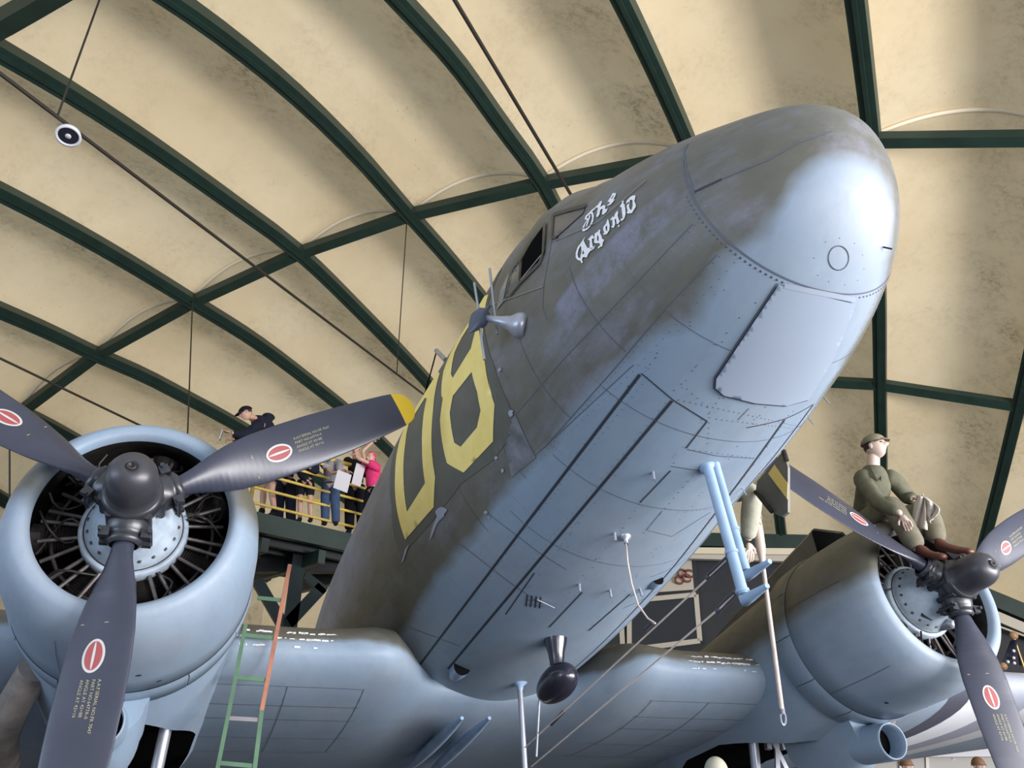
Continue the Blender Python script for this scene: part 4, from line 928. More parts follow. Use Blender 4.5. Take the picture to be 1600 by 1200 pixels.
# tie rods, hangers, round lamp
M_RODK = worn('rod_dark_brown', (0.022, .018, .014, 1), .5, .15, 3)
def rod(name, pts, r, label, cat='rod', group=None, mat=None):
    mb = MB(); c = Vector(pts[0]); mb.tube([Vector(p) - c for p in pts], r, 8); o = mb.build(name, mat or M_RODK, loc=c); tag(o, label, cat, group); return o
def lin3(a, b, n=2): return [a.lerp(b, i / (n - 1)) for i in range(n)]
ra0, ra1 = w_d((-120, 24), 9.5), dome((700, 645))
ra1 = CAMW + (ra1 - CAMW) * .93
rod('tie_rod', [ra0, ra1], .022, 'long dark steel tie rod carrying the round white lamp', 'tie rod', 'roof tie rods')
def on_rod(px):
    best = min((ra0.lerp(ra1, t) for t in np.linspace(0, 1, 600)), key=lambda p: abs((lambda c: 800 - F_PX * c.x / c.z - px)(RW @ (p - CAMW)))); return best
rb0, rb1 = w_d((560, -252), 9.0), CAMW + (dome((960, 418)) - CAMW) * .93
rod('tie_rod', [rb0, rb1], .028, 'steep dark tie rod running down to the cockpit roof', 'tie rod', 'roof tie rods')
rc0, rc1 = CAMW + (dome((-100, 512)) - CAMW) * .9, CAMW + (dome((420, 761)) - CAMW) * .9
rod('tie_rod', [rc0, rc1], .022, 'thin dark tie rod passing low above the left-hand engine', 'tie rod', 'roof tie rods')
pl_ = on_rod(90)
rod('hanger_rod', [pl_, (lambda d: CAMW + d * 1.0)((dome((168, -35)) - CAMW) * .985)], .012, 'thin hanger dropping from the roof beside the round lamp', 'hanger', 'roof hangers')
rod('hanger_rod', [on_rod(620), dome((636, 340))], .010, 'thin hanger dropping in front of the roof behind the D8 marking', 'hanger', 'roof hangers')
rod('hanger_rod', [w_d((293, 682), 13), CAMW + (dome((301, 467)) - CAMW) * .99], .012, 'thin hanger beside the visitor in the black cap', 'hanger', 'roof hangers')
rod('hanger_rod', [w_d((15, 790), 13), w_d((15, 695), 13.2)], .012, 'thin hanger at the left photo edge above the cowling', 'hanger', 'roof hangers')
lp = on_rod(112) + Vector((.0, 0, -.10)); lm = empty('ceiling_lamp', lp); tag(lm, 'small round white lamp with black face clamped under the tie rod', 'lamp')
ax = (CAMW - lp); ax = Vector((.1, -.35, -1)).normalized()
mb = MB(); mb.lathe([(.001, -.06), (.06, -.06), (.115, -.02), (.13, .04), (.105, .045), (.10, .03)], (0, 0, 0), ax, 28); mb.build('lamp_housing', base_mat('lamp_white', (0.7, .7, .72, 1), .3), lm)
mb = MB(); mb.lathe([(.104, .03), (.05, .034), (.001, .034)], (0, 0, 0), ax, 24); mb.build('lamp_face', M_GLOSSK, lm)
mb = MB(); mb.lathe([(.03, .036), (.03, .042), (.001, .042)], (0, 0, 0), ax, 16); mb.build('lamp_lens', base_mat('lens_white', (0.6, .6, .62, 1), .3), lm)
mb = MB(); mb.tube([Vector((0, 0, .02)), Vector((0, 0, .10))], .03, 8); mb.build('clamp', M_GREEN, lm)

# ------------------------------------------------------------------ VISITOR GALLERY
ZF = 4.9
E0, E1 = w_z((392, 797), ZF), w_z((610, 848), ZF)
ed = (E1 - E0); ed.z = 0; L = ed.length; ed.normalize(); bk = Vector((-ed.y, ed.x, 0))
if bk.y < 0: bk = -bk
EN = E1
gal = empty('viewing_platform', E0); tag(gal, 'dark green steel viewing platform with yellow railings behind the left propeller', 'platform')
gl = lambda mb_: loc(mb_, gal)
mb = MB(); mb.poly([E0, EN, EN + bk * 2.2, E0 + bk * 2.2], 0, Vector((0, 0, -.08))); gl(mb); mb.build('deck', M_GREEN, gal)
mb = MB(); z = Vector((0, 0, -.16)); mb.beam(E0 + z, EN + z, .12, .28); mb.beam(E0 + z, E0 + z + bk * 2.2, .12, .28); mb.beam(E0 + z + bk * 2.2, EN + z + bk * 2.2, .12, .28); gl(mb); mb.build('edge_beam', M_GREEN, gal)
for i in range(5):
    mb = MB(); a = E0 + bk * (.35 + i * .42) + Vector((0, 0, -.28)); mb.beam(a, a + ed * L, .10, .16); gl(mb); mb.build('joist', worn('joist_dark', (0.012, .016, .016, 1), .5), gal)
for f in (.12, .5, .9):
    mb = MB(); a = E0 + ed * (L * f) + Vector((0, 0, -.45)); mb.beam(a, a + bk * 2.2, .12, .2); gl(mb); mb.build('cross_beam', M_GREEN, gal)
def rails(o0, o1, tagp, hts=(.13, .36, .58, .80, 1.0)):
    for h in hts:
        mb = MB(); mb.tube([o0 + Vector((0, 0, h)), o1 + Vector((0, 0, h))], .022, 8); gl(mb); mb.build('rail', M_RAIL, gal)
    mb = MB(); mb.tube([o0 + Vector((0, 0, 1.12)), o1 + Vector((0, 0, 1.12))], .032, 10); gl(mb); mb.build('top_rail', M_RAIL, gal)
    n = 2
    for i in range(n):
        p = o0.lerp(o1, i / (n - 1)); mb = MB(); mb.tube([p, p + Vector((0, 0, 1.12))], .028, 8); gl(mb); mb.build('rail_post', M_RAIL, gal)
rails(E0 + bk * .05, E0 + ed * L + bk * .05, 0)
rails(E0 + bk * 2.1, E0 + ed * L + bk * 2.1, 1, (.2, .5, .8)); rails(E0 + bk * .05, E0 + bk * 2.1, 2, (.2, .5, .8))
yq = E0.y + 1.0
mb = MB()
for a, b, w in (((468, 868), (452, 986), .20), ((402, 908), (447, 986), .16), ((503, 918), (447, 978), .18), ((476, 900), (508, 925), .12)): mb.beam(w_y(a, yq), w_y(b, yq), w, .16, (0, 1, 0))
mb.beam(w_y((452, 986), yq), w_y((446, 1040), yq), .2, .16, (0, 1, 0)); mb.beam(w_y((446, 1040), yq), Vector((w_y((446, 1040), yq).x, yq, 0)), .2, .16, (0, 1, 0)); gl(mb); mb.build('support_frame', worn('frame_near_black', (0.010, .022, .022, 1), .5), gal)
mb = MB(); mb.poly([w_y(p, yq + .4) for p in ((398, 862), (700, 862), (700, 893), (398, 893))], 0, Vector((0, .2, 0))); gl(mb); mb.build('under_beam', worn('beam_near_black', (0.008, .010, .012, 1), .5), gal)

# ------------------------------------------------------------------ FIGURES
def skin_mesh(nodes, edges, root, sub=2):
    names = list(nodes); me = bpy.data.meshes.new('s'); me.from_pydata([tuple(nodes[n][0]) for n in names], [(names.index(a), names.index(b)) for a, b in edges], [])
    o = bpy.data.objects.new('s', me); COL.objects.link(o); m = o.modifiers.new('k', 'SKIN')
    for i, n in enumerate(names):
        r = nodes[n][1]; sv = me.skin_vertices[0].data[i]; sv.radius = (r, r) if not isinstance(r, tuple) else r; sv.use_root = (n == root)
    m.use_smooth_shade = True; m.branch_smoothing = .3
    ss_ = o.modifiers.new('u', 'SUBSURF'); ss_.levels = sub; ss_.render_levels = sub
    dg = bpy.context.evaluated_depsgraph_get(); e = bpy.data.meshes.new_from_object(o.evaluated_get(dg))
    V = [v.co.copy() for v in e.vertices]; Fs = [tuple(p.vertices) for p in e.polygons]; bpy.data.objects.remove(o); bpy.data.meshes.remove(e); return V, Fs
def frame(f, up):
    f = Vector(f).normalized(); up = Vector(up); r = f.cross(up).normalized(); u = r.cross(f); return Matrix((r, f, u)).transposed()   # x right, y forward, z up
def g3(x, z, x0, z0, sx, sz): return math.exp(-((x - x0) / sx) ** 2 - ((z - z0) / sz) ** 2)
def head(mb, c, R, k=1.0, mi=0):
    n, m = 36, 30; rows_ = []
    for i in range(m + 1):
        ph = -PI / 2 + PI * i / m; row = []
        for j in range(n):
            a = j * 2 * PI / n; x, y, z = math.cos(ph) * math.cos(a), math.cos(ph) * math.sin(a), math.sin(ph)
            X, Y, Z = x * .076, y * .096, z * .118
            if Z < 0: X *= 1 - .30 * (-Z / .118) ** 1.3; Y = Y * (1 - .12 * (-Z / .118)) + (.012 * (-Z / .118))
            if y > .2:
                Y += .030 * g3(X, Z, 0, -.018, .013, .022) + .012 * g3(X, Z, 0, -.005, .010, .022) - .013 * (g3(X, Z, .031, .012, .016, .012) + g3(X, Z, -.031, .012, .016, .012))
                Y += .006 * g3(X, Z, 0, .034, .05, .010) + .009 * g3(X, Z, 0, -.052, .022, .006) + .008 * g3(X, Z, 0, -.064, .018, .006) - .004 * g3(X, Z, 0, -.058, .03, .004) + .010 * g3(X, Z, 0, -.092, .022, .018)
            row.append(c + R @ (Vector((X, Y, Z)) * k))
        rows_.append(row)
    mb.grid(rows_, True, mi, flip=False)
    for s in (-1, 1):
        mb.sphere(c + R @ Vector((s * .077 * k, -.004 * k, -.008 * k)), .030 * k, 10, mi, (.35, .6, 1.0), R)
        mb.sphere(c + R @ Vector((s * .031 * k, .082 * k, .012 * k)), .012 * k, 8, mi + 1, (1, .6, .6), R)
def hand(wr, d, palm_n, k=1.0, curl=.5, side=1):
    """wr wrist, d direction of the fingers, palm_n out of the palm; five separate fingers"""
    d = Vector(d).normalized(); nrm = Vector(palm_n); nrm = (nrm - d * nrm.dot(d)).normalized(); s = d.cross(nrm) * side
    N = {'w': (wr, .024 * k), 'p': (wr + d * .045 * k, (.030 * k, .018 * k))}; E = [('w', 'p')]
    for i, (o, L) in enumerate(((-.030, .062), (-.011, .074), (.010, .078), (.030, .070))):
        b = wr + d * (.085 if i else .078) * k + s * o * k; N['k%d' % i] = (b, .0105 * k); E.append(('p', 'k%d' % i)); p = b; ang = 0
        for q_, fr_ in enumerate((.45, .30, .25)):
            ang += curl * (.5 if q_ == 0 else .8) * (1 + .1 * i); v = d * math.cos(ang) + nrm * math.sin(ang); p = p + v * (L * fr_ * k); N['f%d%d' % (i, q_)] = (p, (.0095 - .0012 * q_) * k); E.append(('k%d' % i if q_ == 0 else 'f%d%d' % (i, q_ - 1), 'f%d%d' % (i, q_)))
    t0 = wr + d * .035 * k + s * .032 * k; t1 = t0 + (d * .6 + s * .6 + nrm * .3).normalized() * .032 * k; t2 = t1 + (d * .85 + s * .2 + nrm * .4).normalized() * .028 * k
    N['t0'] = (t0, .012 * k); N['t1'] = (t1, .0105 * k); N['t2'] = (t2, .009 * k); E += [('p', 't0'), ('t0', 't1'), ('t1', 't2')]
    return skin_mesh(N, E, 'w', 1)
def figure(name, J, label, cat, mats, k=1.0, hat=None, hair=True, fwd=(0, -1, 0), face=None, up=(0, 0, 1), hands=None, bare_arm=False, shorts=False, parent_m=None, shoes=True, ring_shoe=None):
    """J: joints head, neck, chest, pelvis, shR.. in world space; the body is one skin-grown surface, clothes are children"""
    base = J['pelvis'].copy(); root = empty(name, base); tag(root, label, cat); 
    V = {a: b - base for a, b in J.items()}; up = Vector(up).normalized()
    R = frame(face or fwd, up); n_ = {}
    sk = mats['skin']
    # continuous body
    N = {'pelvis': (V['pelvis'], .11 * k), 'chest': (V['chest'], (.085 * k, .075 * k)), 'neck': (V['neck'], .060 * k), 'hb': (V['head'] - R @ Vector((0, .02, .05)) * k, .058 * k)}
    E = [('pelvis', 'chest'), ('chest', 'neck'), ('neck', 'hb')]
    for s in 'RL':
        N['sh' + s] = (V['sh' + s], .030 * k); N['el' + s] = (V['el' + s], .042 * k); N['wr' + s] = (V['wr' + s], .028 * k)
        E += [('chest', 'sh' + s), ('sh' + s, 'el' + s), ('el' + s, 'wr' + s)]
        if 'kn' + s in V:
            N['hi' + s] = (V['hi' + s], .090 * k); N['kn' + s] = (V['kn' + s], .058 * k); N['an' + s] = (V['an' + s], .040 * k)
            E += [('pelvis', 'hi' + s), ('hi' + s, 'kn' + s), ('kn' + s, 'an' + s)]
            N['cf' + s] = (V['kn' + s].lerp(V['an' + s], .35) , .056 * k); E[-1] = ('kn' + s, 'cf' + s); E.append(('cf' + s, 'an' + s))
    mb = MB(); v, f = skin_mesh(N, E, 'pelvis'); mb.add(v, f, 0); head(mb, V['head'], R, k)
    for s in 'RL':
        h = (hands or {}).get(s, {}); d = h.get('d', (V['wr' + s] - V['el' + s]))
        v, f = hand(V['wr' + s], d, h.get('n', Vector(fwd) * .2 - up), k, h.get('curl', .5), 1 if s == 'R' else -1); mb.add(v, f, 0)
    mb.build('body', [sk, base_mat('eye_dark', (0.02, .015, .012, 1), .3)], root)
    # shirt
    g = 1.22
    ct = V['chest'].lerp(V['neck'], .45)
    N2 = {'pelvis': (V['pelvis'], .145 * k), 'waist': (V['pelvis'].lerp(V['chest'], .4), .142 * k), 'chest': (V['chest'], (.175 * k, .155 * k)), 'ct': (ct, (.145 * k, .125 * k)), 'col': (V['chest'].lerp(V['neck'], .92), .082 * k)}
    mb = MB(); v, f = skin_mesh(N2, [('pelvis', 'waist'), ('waist', 'chest'), ('chest', 'ct'), ('ct', 'col')], 'pelvis'); mb.add(v, f, 0)
    for s in 'RL':
        M3 = {'a': (ct.lerp(V['sh' + s], .45), .105 * k), 's': (V['sh' + s], .092 * k), 'm': (V['sh' + s].lerp(V['el' + s], .55), .080 * k)}; e3 = [('a', 's'), ('s', 'm')]
        if not bare_arm: M3['e'] = (V['el' + s], .074 * k); M3['f'] = (V['el' + s].lerp(V['wr' + s], .5), .064 * k); M3['w'] = (V['el' + s].lerp(V['wr' + s], .93), .054 * k); e3 += [('m', 'e'), ('e', 'f'), ('f', 'w')]
        v, f = skin_mesh(M3, e3, 'a'); mb.add(v, f, 0)
    mb.build('shirt', mats['shirt'], root)
    # trousers or shorts
    if 'knR' in V:
        mb = MB(); v, f = skin_mesh({'p': (V['pelvis'] + (V['chest'] - V['pelvis']) * .12, .150 * k), 'q': (V['pelvis'] - (V['chest'] - V['pelvis']) * .08, .150 * k)}, [('p', 'q')], 'p'); mb.add(v, f, 0)
        for s in 'RL':
            N3 = {'pelvis': (V['pelvis'].lerp(V['hi' + s], .6), .120 * k)}; E3 = []
            N3['hi' + s] = (V['hi' + s], .122 * k); E3.append(('pelvis', 'hi' + s))
            if shorts: N3['th' + s] = (V['hi' + s].lerp(V['kn' + s], .8), .088 * k); E3.append(('hi' + s, 'th' + s))
            else: N3['kn' + s] = (V['kn' + s], .10 * k); N3['cf' + s] = (V['kn' + s].lerp(V['an' + s], .5), .092 * k); N3['an' + s] = (V['kn' + s].lerp(V['an' + s], .97), .088 * k); E3 += [('hi' + s, 'kn' + s), ('kn' + s, 'cf' + s), ('cf' + s, 'an' + s)]
            v, f = skin_mesh(N3, E3, 'pelvis'); mb.add(v, f, 0)
        mb.build('shorts' if shorts else 'trousers', mats['legs'], root)
        for s in 'RL':
            if 'to' + s in V:
                a, t = V['an' + s], V['to' + s]; d = (t - a); L = d.length
                N4 = {'h': (a - d * .12 - up * .02 * k, .040 * k), 'a': (a, .048 * k), 'm': (a.lerp(t, .55) - up * .012 * k, (.044 * k, .036 * k)), 't': (t, (.040 * k, .028 * k)), 'c': (a + up * .07 * k, .046 * k)}
                mb = MB(); v, f = skin_mesh(N4, [('h', 'a'), ('a', 'm'), ('m', 't'), ('a', 'c')], 'a'); mb.add(v, f, 0); mb.build('shoe', mats['shoe'], root)
    H = V['head']
    if hat:
        mb = MB()
        rows_ = []
        for ph in np.linspace(hat.get('z0', .10), PI / 2, 9):
            rows_.append([H + R @ (Vector((.094 * math.cos(ph) * math.cos(a), -.006 + .116 * math.cos(ph) * math.sin(a), hat.get('base', .022) + hat.get('h', .108) * math.sin(ph))) * k) for a in np.linspace(0, 2 * PI, 25)[:-1]])
        mb.grid(rows_, True, 0)
        mb.lathe([(.092 * k, -.016 * k), (.097 * k, 0), (.093 * k, .016 * k)], H + R @ (Vector((0, -.004, hat.get('base', .022) + .014)) * k), R @ Vector((0, 0, 1)), 24, 0, sy=1.18)
        bl = hat.get('brim', .075); rows_ = []
        for q_ in np.linspace(0, 1, 6):
            rows_.append([H + R @ (Vector(((.080 + .0 * q_) * math.cos(a) * (1 - .12 * q_), .080 * math.sin(a) + (.02 + bl * q_) * math.sin(a) ** .8, hat.get('base', .022) + .014 - .022 * q_ ** 1.5 + .010 * math.sin(a) * (1 - q_))) * k) for a in np.linspace(.12, PI - .12, 15)])
        if hat.get('round'):
            rows_ = [[H + R @ (Vector(((.088 + bl * q_) * math.cos(a), (.104 + bl * q_) * math.sin(a), hat.get('base', .022) + .012 - .02 * q_)) * k) for a in np.linspace(0, 2 * PI, 29)] for q_ in (0, .5, 1)]
        low = [[p - up * .006 * k for p in r] for r in rows_]; mb.grid(rows_, False, 0); mb.grid(low, False, 0, flip=True); mb.grid([rows_[-1], low[-1]], False, 0)
        mb.build('cap' if not hat.get('round') else 'helmet', hat['mat'], root)
    if hair:
        mb = MB(); rows_ = []
        for ph in np.linspace(-.45, PI / 2, 12):
            rows_.append([H + R @ (Vector(((.081 if not hat else .078) * math.cos(ph) * math.cos(a), -.012 + (.099 if not hat else .092) * math.cos(ph) * math.sin(a) * (.80 if math.sin(a) > 0 and ph < .55 else 1), .012 + (.118 if not hat else .085) * math.sin(ph))) * k) for a in (np.linspace(PI - .25, 2 * PI + .25, 21) if ph < .62 else np.linspace(0, 2 * PI, 21))])
        mb.grid(rows_, False, 0); mb.build('hair', mats.get('hair', M_HAIR), root)
    return root, R, base
def P2W(p): return AIR_M @ Vector(p)
cloth = lambda n, c, v=.12: worn(n, c, .85, v, 14, spec=.2)
# seated mechanic mannequin on the port cowling
def px_(p, x): return AIR_M @ p_x(p, x)
k = .93
J = dict(head=px_((1367, 698), 2.80), neck=px_((1364, 720), 2.78), chest=px_((1366, 762), 2.80), pelvis=px_((1352, 818), 2.84), shR=px_((1345, 748), 2.66), shL=px_((1396, 748), 2.95),
         elR=px_((1374, 787), 2.56), wrR=px_((1409, 803), 2.56), elL=px_((1420, 779), 3.06), wrL=px_((1428, 779), 2.98), hiR=px_((1348, 822), 2.74), hiL=px_((1372, 822), 2.98),
         knR=px_((1392, 786), 2.60), knL=px_((1452, 797), 3.02), anR=px_((1436, 862), 2.66), anL=px_((1466, 852), 2.95), toR=px_((1478, 870), 2.64), toL=px_((1520, 862), 2.93))
M_HBT = cloth('herringbone_olive', (0.125, .125, .085, 1)); 
fwdw = AIR_M.to_3x3() @ Vector((.0, -1, 0))
fig, R, b0 = figure('mannequin', J, 'mannequin in olive work clothes and cap seated on the right-hand engine, holding a white cloth', 'mannequin', dict(skin=M_SKINP, shirt=M_HBT, legs=cloth('trouser_olive', (0.165, .152, .108, 1)), shoe=worn('russet_leather', (0.115, .035, .025, 1), .4), hair=M_HAIR), k,
    hat=dict(mat=cloth('cap_olive', (0.22, .20, .135, 1)), brim=.05, h=.095, base=.03), fwd=fwdw, face=Vector((.36, -1, .10)), up=(0, 0, 1),
    hands=dict(R=dict(d=px_((1428, 838), 2.60) - px_((1409, 803), 2.56), n=Vector((0, -.3, -1)), curl=.35), L=dict(d=px_((1450, 776), 2.90) - px_((1428, 779), 2.98), n=Vector((0, .2, -1)), curl=.9)))
mb = MB(); rws = []       # rag hanging from the hands in two folds
for t in np.linspace(0, 1, 12):
    rws.append([px_((1432 - 8 * t + 14 * u + 10 * t * u, 772 + 50 * t + 6 * u), 2.78 + .03 * math.sin(u * 9 + t * 4)) - b0 for u in np.linspace(0, 1, 9)])
mb.grid(rws, False, 0); rws = []
for t in np.linspace(0, 1, 12):
    rws.append([px_((1441 + 22 * math.sin(PI * min(1, t * 1.1)) * u + 12 * t, 772 + 42 * t + 4 * u), 2.80 + .03 * math.sin(u * 8 + t * 5)) - b0 for u in np.linspace(0, 1, 9)])
mb.grid(rws, False, 0); mb.v = [tuple(Vector(v) + b0) for v in mb.v]; ctr = Vector(mb.v[0]); mb.v = [tuple(Vector(v) - ctr) for v in mb.v]
rag = mb.build('cloth_rag', worn('white_rag', (0.62, .56, .50, 1), .8, .1, 9), loc=ctr); sm_ = rag.modifiers.new('t', 'SOLIDIFY'); sm_.thickness = .008; tag(rag, 'crumpled white rag held in the seated mannequin\'s hands', 'rag')
# collar, pocket flap and sleeve stripes
mb = MB()
for s, c in ((-1, (1358, 728)), (1, (1375, 728))):
    a = px_(c, 2.72 if s < 0 else 2.84) - b0; b_ = px_((1370 if s < 0 else 1376, 752), 2.64 if s < 0 else 2.74) - b0; d_ = px_((1352 if s < 0 else 1386, 742), 2.66 if s < 0 else 2.86) - b0
    mb.poly([a, b_, d_], 0, Vector((0, -.008, 0)))
mb.build('collar', M_HBT, fig)

# crew door hanging open on the far side, with part of the yellow letter, and the figure leaning out of it
dr = [(1222, 706), (1227, 716), (1231, 730), (1231, 800), (1222, 807), (1204, 800), (1180, 770), (1183, 752)]
mb = MB(); mb.poly([p_x(p, 1.22) for p in dr], 0, Vector((.025, .01, 0))); door = mb.build('crew_door', worn('door_olive_grey', (0.16, .16, .145, 1), .5), air)
mb = MB(); mb.poly([p_x(p, 1.215) for p in [(1210, 726), (1200, 740), (1230, 780), (1231, 756)]], 0, Vector((.002, 0, 0))); mb.build('door_marking', M_YEL, door, label='piece of the yellow marking on the open door')
mb = MB(); mb.tube([p_x((1224, 704), 1.21), p_x((1229, 720), 1.21)], .018, 8); mb.tube([p_x((1180, 768), 1.2), p_x((1206, 800), 1.2)], .014, 8); mb.build('door_hinge', M_ENG, door)
J = {a: P2W(v) for a, v in dict(head=(1.02, .75, 1.12), neck=(1.03, .66, .99), chest=(1.0, .55, .84), pelvis=(.80, .95, .75), shR=(1.20, .36, .70), shL=(.98, .75, .80), elL=(.9, .8, .6), wrL=(.85, .7, .5)).items()}
J['shR'] = px_((1177, 768), 1.25); J['elR'] = px_((1172, 812), 1.27); J['wrR'] = px_((1169, 846), 1.28)
figure('mannequin', J, 'mannequin arm in pale sleeve reaching down from the open crew door under the fuselage', 'mannequin', dict(skin=M_SKINP, shirt=cloth('pale_sleeve', (0.40, .40, .32, 1)), legs=M_HBT, shoe=M_HBT), 1.0, hair=True, hands=dict(R=dict(d=Vector((0, 0, -1)), n=Vector((0, 1, 0)), curl=.4)))
pb0, pb1 = px_((1180, 790), 1.32), px_((1222, 1112), 1.75)
mb = MB(); c0 = pb0; mb.tube([pb0 - c0, pb0.lerp(pb1, .10) - c0, pb0.lerp(pb1, .20) - c0, pb0.lerp(pb1, .30) - c0, pb1 - c0], [.012, .034, .036, .016, .018], 10)
pole = mb.build('hook_pole', M_WOOD, loc=c0); tag(pole, 'pale wooden pole with a metal eye hanging beside the right-hand engine', 'pole')
mb = MB(); e_ = pb1 - c0; dn = (pb1 - pb0).normalized(); s_ = Vector((1, 0, 0)).cross(dn).normalized(); q_ = dn.cross(s_); mb.tube([e_ + dn * .05 + (dn * math.sin(t) * .05 + q_ * math.cos(t) * .022) for t in np.linspace(0, 2 * PI, 17)], .009, 8); mb.tube([e_ - dn * .03, e_ + dn * .01], .022, 8); mb.build('end_eye', M_STEEL, pole)
mb = MB()
for q_ in range(3): mb.tube([pb0.lerp(pb1, t) - c0 + Vector((math.cos(q_ * 2 + t * 30) * .03, math.sin(q_ * 2 + t * 30) * .03, 0)) for t in np.linspace(.02, .22, 12)], .007, 6)
mb.build('strap', worn('tan_strap', (0.35, .24, .17, 1), .7), pole)

# visitors on the gallery
def stand(px_foot, px_head, y, k=1.0): return w_y(px_foot, y), w_y(px_head, y)
def visitor(name_lab, feet, lean=0, **kw): pass
yv = E0.y + .45
def gy(p, dy=0): return w_y(p, yv + dy)
M_NAVY = cloth('navy_cloth', (0.012, .014, .026, 1)); M_BLK = cloth('black_cloth', (0.010, .010, .014, 1)); M_JEAN = cloth('denim', (0.045, .075, .14, 1)); M_GREYT = cloth('grey_cloth', (0.26, .26, .28, 1)); M_PINK = cloth('pink_cloth', (0.60, .04, .15, 1))
MS = dict(skin=M_SKIN, shirt=M_NAVY, legs=M_NAVY, shoe=M_BLK)
J = dict(head=gy((384, 645), -.35), neck=gy((394, 653), -.27), chest=gy((413, 664), -.05), pelvis=gy((436, 718), .25), shR=gy((404, 665), -.45), shL=gy((424, 650), .15), elR=gy((380, 681), -.5), wrR=gy((361, 676), -.62), elL=gy((386, 684), -.2), wrL=gy((362, 686), -.45),
         hiR=gy((430, 728), .15), hiL=gy((443, 728), .35), knR=gy((424, 764), .1), knL=gy((412, 764), .3), anR=gy((429, 800), .1), anL=gy((410, 799), .3), toR=gy((418, 806), -.05), toL=gy((402, 805), .1))
figure('person', J, 'visitor in black cap and dark jacket leaning over the yellow railing with a phone', 'person', dict(MS), .95, hat=dict(mat=M_BLK, brim=.085, h=.09), hair=True, face=Vector((-1, -.15, -.62)), up=(-.5, 0, 1), hands=dict(R=dict(d=Vector((-1, 0, .1)), n=Vector((0, 0, -1)), curl=.6)), shorts=True)
mb = MB(); pc = gy((346, 680), -.66); mb.box((0, 0, 0), (.012, .075, .15), Matrix.Rotation(.1, 3, 'Y')); ph = mb.build('phone', base_mat('phone_grey', (0.12, .13, .12, 1), .3), loc=pc); tag(ph, 'phone held out by the visitor in the black cap', 'phone')
mb = MB(); mb.box((-.008, 0, 0), (.006, .08, .155), Matrix.Rotation(.1, 3, 'Y')); mb.build('phone_edge', M_WHT, ph)
def vis(x, fy_, hy, label, mats, dy=0, face=(-.3, -1, -.2), shorts=False, bare=False, arms=None, hat=None, hair=True, tilt=0, kk=1.0, xk=0):
    """upright visitor: x centre pixel, fy_ foot pixel row, hy head pixel row"""
    f = gy((x, fy_), dy); f.z = ZF + .02; t = gy((x + tilt, hy), dy); h = t.z - f.z; r_ = Vector((1, 0, 0)) ; fw = Vector((face[0], face[1], 0)).normalized(); r_ = fw.cross(Vector((0, 0, 1))); tx = t.x - f.x
    P = lambda s, d, z: f + r_ * s * h / 1.65 + fw * d + Vector((tx * z, 0, h * z))
    J = dict(head=P(0, .03, 1), neck=P(0, 0, .885), chest=P(0, -.02, .77), pelvis=P(0, 0, .56), shR=P(.19, 0, .845), shL=P(-.19, 0, .845), elR=P(.24, .08, .66), elL=P(-.24, .08, .66), wrR=P(.14, .28, .66), wrL=P(-.14, .28, .66),
             hiR=P(.09, 0, .53), hiL=P(-.09, 0, .53), knR=P(.10 + xk, .04, .30), knL=P(-.10, .03, .30), anR=P(.11, 0, .06), anL=P(-.11, 0, .06), toR=P(.12, .17, .025), toL=P(-.12, .17, .025))
    for a, v in (arms or {}).items(): J[a] = gy(v[0], v[1])
    return figure('person', J, label, 'person', mats, h / 1.62 * kk, hat=hat, hair=hair, face=Vector(face), shorts=shorts, bare_arm=bare, fwd=fw)
vis(478, 812, 700, 'visitor in navy top and dark shorts standing behind the yellow rails', dict(MS, legs=M_BLK), dy=.15, shorts=True, arms=dict(elR=((470, 742), .1), wrR=((482, 752), -.1)))
vis(516, 832, 704, 'visitor in grey shirt and blue jeans holding a white leaflet', dict(MS, shirt=M_GREYT, legs=M_JEAN), dy=.2, bare=True, arms=dict(elR=((519, 740), -.1), wrR=((533, 736), -.2), elL=((530, 745), -.1), wrL=((541, 740), -.2)))
vis(556, 835, 700, 'visitor in black clothes holding an upright white sheet', dict(MS, shirt=M_BLK, legs=M_BLK), dy=.55, arms=dict(elR=((548, 722), .4), wrR=((556, 738), .2)))
vis(582, 842, 716, 'visitor with pink headscarf beside the fuselage, arm raised', dict(skin=M_SKIN, shirt=M_PINK, legs=M_BLK, shoe=M_BLK, hair=M_PINK), dy=.05, bare=True, face=(-1, -.6, -.1), arms=dict(elR=((566, 705), -.1), wrR=((583, 690), -.1), elL=((560, 716), -.2), wrL=((556, 712), -.3)), kk=1.15)
vis(448, 806, 690, 'visitor in dark jacket and trousers, mostly hidden by the propeller blade, far rail', dict(MS, shirt=M_BLK), dy=.7)
def sheet(c, w, h, label, y, rz=.3, mat=M_WHT):
    mb = MB(); mb.box((0, 0, 0), (w, .006, h), Matrix.Rotation(rz, 3, 'Z') @ Matrix.Rotation(.15, 3, 'Y')); o = mb.build('leaflet', mat, loc=gy(c, y)); tag(o, label, 'leaflet', None); return o
M_PAPER = base_mat('paper', (0.55, .54, .56, 1), .7)
sheet((535, 752), .24, .30, 'white leaflet held by the visitor in blue jeans', -.28, mat=M_PAPER); sheet((560, 742), .16, .36, 'tall white sheet next to the pink headscarf visitor', .0, mat=M_PAPER)

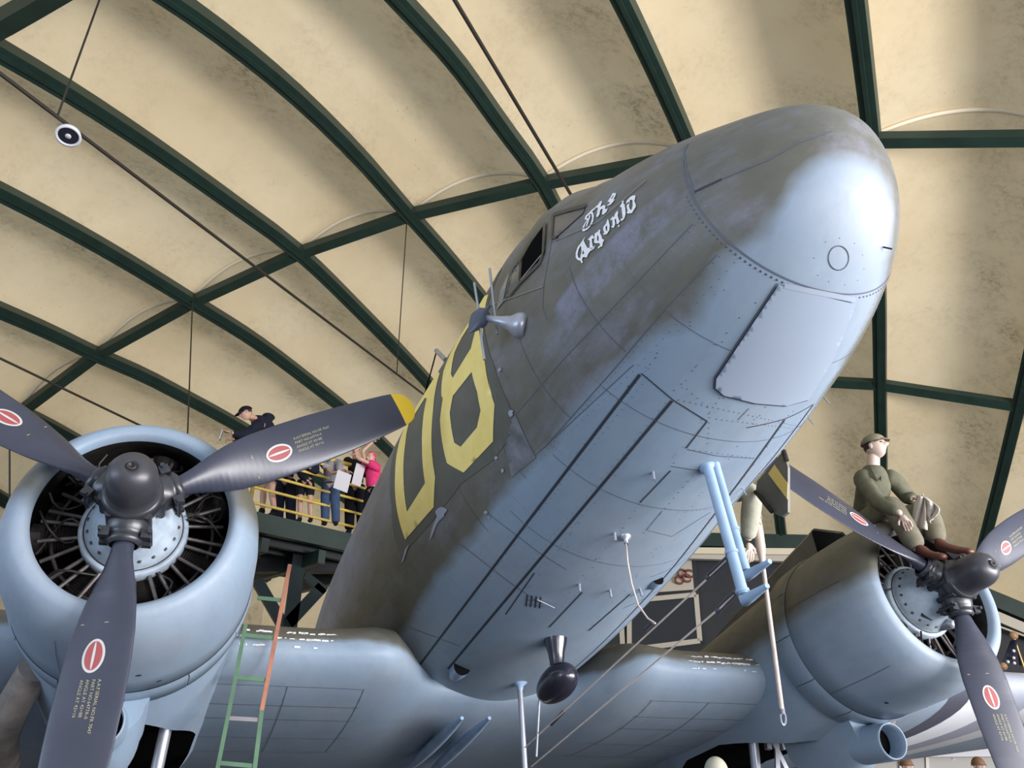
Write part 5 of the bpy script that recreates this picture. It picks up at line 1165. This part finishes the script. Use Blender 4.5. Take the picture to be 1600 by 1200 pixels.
# green and orange ladder leaning before the wing
lad = empty('ladder', w_y((400, 1200), 1.2)); tag(lad, 'narrow green ladder with an orange rail leaning against the left-hand wing', 'ladder')
def ly(p): return w_y(p, 1.42)
def rail_part(pts, r, mat, nm='rail'):
    mb = MB()
    if nm == 'rung': pts = [p + Vector((0, .006, 0)) for p in pts]
    for a, b in zip(pts[:-1], pts[1:]): mb.beam(a, b, r * 2, r * 1.4, (0, 1, 0))
    loc(mb, lad); return mb.build(nm, mat, lad)
RB = ly((409, 1110)); fl0 = ly((398, 1200)); dirn = (fl0 - RB); dirn = dirn * ((fl0.z) / (RB.z - fl0.z)); foot = Vector((fl0.x + dirn.x * .3, 1.1, 0.0))
rail_part([ly((453, 882)), ly((432, 990)), RB], .014, M_LADO); rail_part([RB, fl0, foot], .014, M_LADG)
LB = ly((340, 1200)); rail_part([ly((384, 975)), ly((362, 1090)), LB, Vector((foot.x - .27, 1.1, 0))], .013, M_LADG)
for a, b, mt in (((402, 934), (445, 938), M_LADG), ((381, 992), (431, 997), M_LADG), ((368, 1058), (421, 1063), M_LADG), ((358, 1122), (410, 1125), worn('bare_rung', (0.20, .19, .20, 1), .5)), ((343, 1192), (399, 1197), M_LADG)): rail_part([ly(a), ly(b)], .013, mt, 'rung')
for i in range(1, 5):
    f = i / 5.2; a = LB.lerp(Vector((foot.x - .27, 1.1, 0)), f); b = fl0.lerp(foot, f); rail_part([a, b], .013, M_LADG, 'rung')

# far figures at the foot of the photo on the right
def bust(px, y, label, hatmat, face=(0, -1, 0), shirt=None, rnd=True):
    t = w_y(px, y); hh = Vector((t.x, t.y, t.z - .10)); P = lambda s, d, z: hh + Vector((s, d, z))
    J = dict(head=P(0, 0, 0), neck=P(0, .02, -.17), chest=P(0, .03, -.36), pelvis=P(0, .03, -.78), shR=P(-.19, .02, -.24), shL=P(.19, .02, -.24), elR=P(-.25, 0, -.52), elL=P(.25, 0, -.52), wrR=P(-.22, -.2, -.62), wrL=P(.22, -.2, -.62),
             hiR=P(-.1, .03, -.83), hiL=P(.1, .03, -.83), knR=P(-.11, 0, -1.2), knL=P(.11, 0, -1.2), anR=P(-.11, .02, -hh.z + .09), anL=P(.11, .02, -hh.z + .09), toR=P(-.12, -.15, -hh.z + .04), toL=P(.12, -.15, -hh.z + .04))
    figure('mannequin', J, label, 'mannequin', dict(skin=M_SKINP, shirt=shirt or M_HBT, legs=M_HBT, shoe=M_BLK), 1.0, hat=dict(mat=hatmat, brim=.02, h=.12, base=.01, round=rnd), hair=False, face=Vector(face))
M_HELM = base_mat('helmet_brown', (0.19, .10, .05, 1), .6)
bust((1118, 1188), 1.6, 'mannequin with pale cream helmet at the bottom edge, left of the right-hand engine', base_mat('helmet_cream', (0.62, .58, .44, 1), .6), (-.2, -1, 0))
bust((1415, 1186), 7.0, 'soldier mannequin with round brown helmet low at the right, left of the two', M_HELM, (0, -1, 0))
bust((1527, 1185), 6.2, 'soldier mannequin with wide-brimmed brown hat low at the right, under the propeller blade', M_HELM, (-.2, -1, 0))
